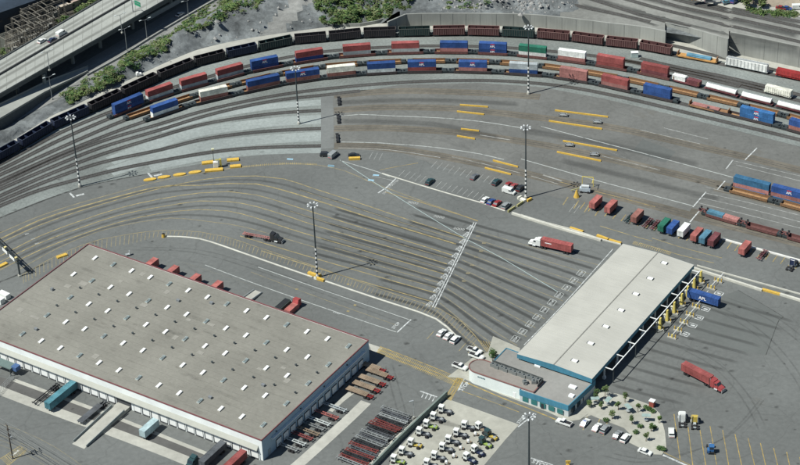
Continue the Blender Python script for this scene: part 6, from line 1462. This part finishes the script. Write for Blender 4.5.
rdm = root('compactor', V(293.5, 309.5), wrz + R(90), 'bright red waste compactor with a tilted hood behind the warehouse', 'compactor'); MB().box((-1, 0, 1.0), (6, 2.5, 2.0)).to('body', cm('salmon'), rdm); s = MB(); s.profile([(1.2, 1.9), (1.8, 3.6), (3.4, 3.2), (3.4, .6), (1.6, .6)], -1.2, 1.2); s.to('hood', cm('bright red'), rdm); 
MB().box((-2.5, 1.9, .5), (2.6, .8, 1.0)).to('side_bin', cm('salmon'), rdm)
def pal():
    o = root('lift_table'); MB().box((0, 0, .6), (1.8, 1.2, .2)).to('table', galv, o); MB().box((.7, 0, 1.2), (.2, 1.0, 1.6)).to('mast', galv, o); return o
place('pal', pal, V(290, 302), 0, 'small grey lift table between the dumpster and the red compactor', 'lift table')
# docked chassis along the shaded end wall
ends = [(346.5, 413.5, 'grey', 'grey'), (338.5, 421, 'salmon', 'red'), (330.5, 427.5, 'pale grey', 'pale grey'), (325, 432, 'silver', 'dull grey'), (319.5, 437.5, 'tan', 'tan'), (313, 442, 'red', 'bright red'), (306, 447.5, 'pale grey', 'pale grey'), (298.5, 453, 'silver', 'silver')]
q = Vector((math.cos(wrz), math.sin(wrz), 0))
for k, (u, v, cn, wn) in enumerate(ends):
    c = V(u, v) - q * 6.2; place(('ch', 'dock', cn), chassis_b(12.2, cn), c, wrz + math.pi, f'{wn} chassis backed to the shaded warehouse end, {ORD[k]} from the top', 'chassis', 'chassis along the shaded warehouse end')
for k, (u, v) in enumerate([(374, 400), (380.5, 394), (386.5, 388), (392.5, 380.5), (386, 374)]):
    random.seed(k + 40); c = V(u, v) - q * (5.8 + random.uniform(-.6, .6)); place(('ch', 'wood'), chassis_b(11.0, 'dark red', 'tan'), c, wrz + math.pi, f'tan decked flatbed by the shaded warehouse end, {ORD[k]} from the bottom', 'flatbed', 'tan decked flatbeds')
# chassis lot
CC['dull red'] = (.20, .055, .05)
CL = ['silver', 'dark grey', 'silver', 'black', 'dull red', 'dull red', 'black', 'dark grey', 'silver', 'dark grey', 'silver', 'black', 'dull red', 'dark grey', 'dull red', 'black', 'dull red', 'silver']
for k, cn in enumerate(CL):
    t = k / 15.; u = 411.5 - t * 40; v = 419.5 + t * 45 
    if cn == 'silver' and k > 5: u += 1.2
    random.seed(k * 7); c = V(u, v) - q * (5.7 + random.uniform(-.7, .9))
    place(('ch', 'lot', cn), chassis_b(11.0, cn), c, wrz + R(random.uniform(-2.5, 2.5)) + (math.pi if k % 3 else 0), f'{cn} chassis in the lot beside the dark divider wall, {ORD[k]} from the top', 'chassis', 'chassis in the chassis lot')
# yard tractors
accents = [None, None, 'lime', None, 'yellow', None, 'lime', None]
for k, (u, v) in enumerate([(445.5, 413), (437.5, 420.5), (430.5, 428), (423.5, 435.5), (415, 446.5), (406, 455), (398, 463)]):
    place(('yt', 'w', accents[k]), yard_tractor_b('white', accents[k]), V(u, v), wrz + math.pi + R(8), f'white yard tractor along the divider wall, {ORD[k]} from the top', 'yard tractor', 'yard tractors along the divider wall')
for k, (u, v) in enumerate([(468.5, 429), (460.5, 436.5), (452.5, 443.5), (446.5, 451), (438.5, 459.5), (431, 467)]):
    place(('yt', 'w', None), yard_tractor_b('white'), V(u, v), wrz + math.pi + R(10), f'white yard tractor in the middle column, {ORD[k]} from the top', 'yard tractor', 'yard tractors of the middle column')
for k, (u, v, cn, ac) in enumerate([(491, 438, 'dark teal', 'yellow'), (485.5, 445.5, 'dark teal', 'lime'), (478, 454, 'white', 'navy'), (470, 461.5, 'white', 'navy'), (482, 431, 'white', 'tan')]):
    place(('yt', cn, ac), yard_tractor_b(cn, ac), V(u, v), wrz + math.pi - R(12), ('dark' if cn != 'white' else 'white cabbed dark') + f' yard tractor with {ac} frame, ' + ('in the right column' if k != 4 else 'standing apart at the column top') + ('' if k in (0, 1, 4) else [' above', ' below'][k - 2] + ' its twin'), 'yard tractor', 'yard tractors of the right column')
def hoses():
    o = root('hose_cart'); MB().box((0, 0, .5), (1.6, .9, .3)).to('bed', cm('tan'), o); MB().tube((-.2, -.5, .9), (-.2, .5, .9), .45, n=10).to('reel', white_paint, o)
    for x in (-.6, .6): MB().tube((x, -.5, .25), (x, .5, .25), .25, n=8).to('wheel', dark, o)
    return o
for k, (u, v) in enumerate([(476, 435.5), (469, 443), (461.5, 449.5), (454.5, 457.5), (447, 464)]): place('hose', hoses, V(u, v), wrz + .6, f'small white reel cart between the tractor columns, {ORD[k]} from the top', 'cart', 'reel carts between the tractors')
# ================================================================ LIGHT MASTS, LAMPS, UTILITY POLE
stripe_w = mat('mast white', (.75, .75, .72), .6); mast_d = mat('mast dark', (.06, .075, .08), .5, .3)
def mast(H=31.8, striped=True, base=concrete):
    def f():
        o = root('light_mast'); s = MB(); n = 14; top0 = H * .44
        s.tube((0, 0, top0 if striped else 0), (0, 0, H), .30 if striped else .42, .2, 10); s.to('pole', mast_d, o)
        if striped:
            s = MB()
            for k in range(n): z0 = .9 + (top0 - .9) * k / n; z1 = .9 + (top0 - .9) * (k + 1) / n; s.tube((0, 0, z0), (0, 0, z1), .42 - .1 * k / n, .42 - .1 * (k + 1) / n, 10, k % 2, False)
            s.to('striped_sleeve', [stripe_w, mast_d], o)
        MB().tube((0, 0, 0), (0, 0, .9), .75, .65, 12).to('base', base, o)
        s = MB(); m_ = 16
        for k in range(m_): a, b = 2 * math.pi * k / m_, 2 * math.pi * (k + 1) / m_; s.bar((1.15 * math.cos(a), 1.15 * math.sin(a), H - .2), (1.15 * math.cos(b), 1.15 * math.sin(b), H - .2), .12, .12)
        for k in range(4): a = k * math.pi / 2; s.bar((0, 0, H - .2), (1.15 * math.cos(a), 1.15 * math.sin(a), H - .2), .12, .12)
        s.to('lamp_ring', grey_metal, o)
        for k in range(8):
            a = k * math.pi / 4 + .2; x, y = 1.8 * math.cos(a), 1.8 * math.sin(a); l = MB(); l.box((x, y, H - .15), (.72, .5, .34), a, 0, (.8, .8)); l.bar((1.1 * math.cos(a), 1.1 * math.sin(a), H - .2), (x * .8, y * .8, H - .2), .1, .1); l.to('lamp_head', mat('lamp head', (.62, .65, .65), .4), o)
        return o
    return f
for k, (u, v, lb) in enumerate([(80, 186.5, 'tall striped light mast at the left beside the fan of tracks'), (317.5, 277.5, 'tall striped light mast on yellow blocks beside the long kerb'), (528.5, 94, 'tall striped light mast rising in front of the container trains'), (525.8, 198, 'tall striped light mast at the corner of the car lot')]):
    place('mast', mast(), V(u, v), k * .3, lb, 'light mast', 'high light masts')
place('mast26', mast(26.4), V(299, 124), 0, 'shorter striped light mast on the pale gravel between tracks', 'light mast')
def top_base(u, vt, H):
    p = V(u, vt, H); return Vector((p.x, p.y, 0))
place('mastplain', mast(32, False), top_base(529, 416, 32), .4, 'plain grey light mast standing at the bottom edge', 'light mast')
yf = root('mast_guard', V(317.5, 277.5), WX, 'yellow guard blocks around the light mast foot on the kerb', 'guard'); MB().box((-2.6, .4, .5), (3.6, 1.1, 1.0)).to('block', yellow, yf); MB().box((1.9, -1.0, .45), (3.4, 1.0, .9)).to('block', yellow, yf); MB().box((0, 1.2, .45), (1.8, .6, .9)).to('block', yellow, yf); MB().box((0, -1.3, .45), (1.2, .5, .9)).to('block', cm('cream'), yf)
yf2 = root('mast_guard', V(525.8, 199.5), R(40), 'yellow and white guard blocks around the mast foot at the car lot', 'guard'); MB().box((-1.6, 0, .5), (1.4, 2.4, 1.0)).to('block', cm('cream'), yf2); MB().box((.4, -1.6, .5), (2.2, .8, 1.0)).to('block', yellow, yf2); MB().box((-1.2, 2.2, .5), (2, .8, 1.0)).to('block', cm('cream'), yf2)
for k, q_ in enumerate([[(523, 203), (517, 207)], [(515, 208), (508, 212.5)]]): kerb('yellow_fence', q_, .5, 1.0, mat('olive fence', (.35, .33, .15), .7), ['olive yellow guard rail running down from the mast foot', 'olive yellow guard rail reaching the lower kerb of the car lot'][k], 'guard rail', 'guard rails below the car lot mast')
def street_lamp(H=11.):
    def f():
        o = root('street_lamp'); MB().tube((0, 0, 0), (0, 0, H), .2, .12, 8).to('pole', grey_metal, o); MB().tube((0, 0, H), (2.2, 0, H + .4), .08).to('arm', grey_metal, o); MB().tube((0, 0, H), (-2.2, 0, H + .4), .08).to('arm', grey_metal, o)
        for x in (-2.4, 2.4): MB().box((x, 0, H + .4), (1.1, .45, .22)).to('lamp_head', cm('pale grey'), o)
        MB().box((0, 0, .3), (.8, .8, .6)).to('base', concrete, o)
        return o
    return f
for k, (u, vt, H, z, lb) in enumerate([(49, 77, 11, 0, 'twin arm street lamp rising beside the ramp on the left'), (124.5, 29, 12, 0, 'twin arm street lamp beside the lower road, rising over the viaduct edge'), (145, 20, 10, 0, 'shorter twin arm street lamp right of the taller one by the viaduct'), (47, 52, 9, DZ, 'slim street lamp standing on the viaduct deck at the left'), (120, 15, 9, DZ, 'slim street lamp standing on the viaduct deck near the sign'), (187, 1, 9, 0, 'street lamp at the top edge beside the white car')]):
    p = V(u, vt, z + H); place(('sl', H), street_lamp(H), (p.x, p.y, z), R(35), lb, 'street lamp', 'street lamps along the highway')
sp2 = root('lamp_post', V(414, 418.5), R(20), 'slim pale lamp post beside the chassis lot', 'lamp post'); MB().tube((0, 0, 0), (0, 0, 7.5), .13, .09).to('pole', galv, sp2); MB().box((-.7, 0, 7.5), (1.5, .5, .25)).to('lamp_head', galv, sp2); MB().box((0, 0, .4), (.8, .8, .8)).to('base', concrete, sp2)
up_ = root('utility_pole', top_base(7, 425, 14) , R(24), 'dark wooden utility pole with crossarms and wires at the bottom left', 'utility pole')
wood_d = mat('dark wood', (.07, .06, .05), .9); MB().tube((0, 0, 0), (0, 0, 14), .24, .17, 8).to('pole', wood_d, up_)
for z_, w_ in ((13.4, 3.6), (11.2, 3.4), (9.2, 2.8)): MB().box((0, 0, z_), (.2, w_, .2)).to('crossarm', wood_d, up_)
s = MB(); s.tube((.5, -.9, 8.6), (.5, -.9, 9.7), .32, n=10); s.tube((.5, .9, 8.6), (.5, .9, 9.7), .32, n=10); s.to('transformer', grey_metal, up_)
base = up_.location
for k, (dy_, z_) in enumerate([(-1.6, 13.5), (1.6, 13.5), (-1.5, 11.3), (1.5, 11.3), (.6, 11.3)]):
    s = MB(); a = Vector((0, dy_, z_)); 
    rot = Matrix.Rotation(R(24), 4, 'Z')
    for j in range(12):
        f0, f1 = j / 12, (j + 1) / 12; g = lambda f_: Vector((-60 + 130 * f_, dy_, z_ - 2.2 * (1 - abs(2 * f_ - 1) ** 2) * 0 - 1.2 * math.sin(math.pi * ((f_ - .4615) / .5385 if f_ > .4615 else f_ / .4615))))
        s.bar(g(f0), g(f1), .07, .07)
    o = s.to('wire', mat('wire', (.22, .23, .22), .5), up_); o.rotation_euler = (0, 0, -R(24) + R(-42))
mb = MB()
hatch([(0, 458), (22, 447)], [(8, 466), (27, 452)], 14, .25, line_yellow); line('road_marking', [(0, 459), (20, 446), (27, 449), (8, 466)], .3, line_yellow); line('road_marking', [(12, 456), (19, 450)], .7, line_white)
for k in range(3): line('road_marking', [(-10, 431 + k * 5), (30, 447 + k * 5), (60, 463 + k * 6)], .16, line_faint, .034)
# slim tree clumps at the top right lot
for k, (u, v, h, r) in enumerate([(746, 7, 6, 3.2), (753, 3, 7, 3.6), (761, 8, 5, 2.8), (741, 2, 5, 2.4)]):
    place(('bt', k), shrub_tree(h, r, 90 + k, .25, 650, .45, (0, 1)), V(u, v, upz), 0, ['green tree nearest the upper tracks in the top right lot', 'tallest green tree of the top right clump', 'bushy green tree at the right of the top right clump', 'small green tree at the left of the top right clump'][k], 'tree', 'trees in the top right lot')

place('pal2', pal, V(128, 255.5), R(20), 'small grey lift cart behind the back corner of the warehouse', 'lift cart')
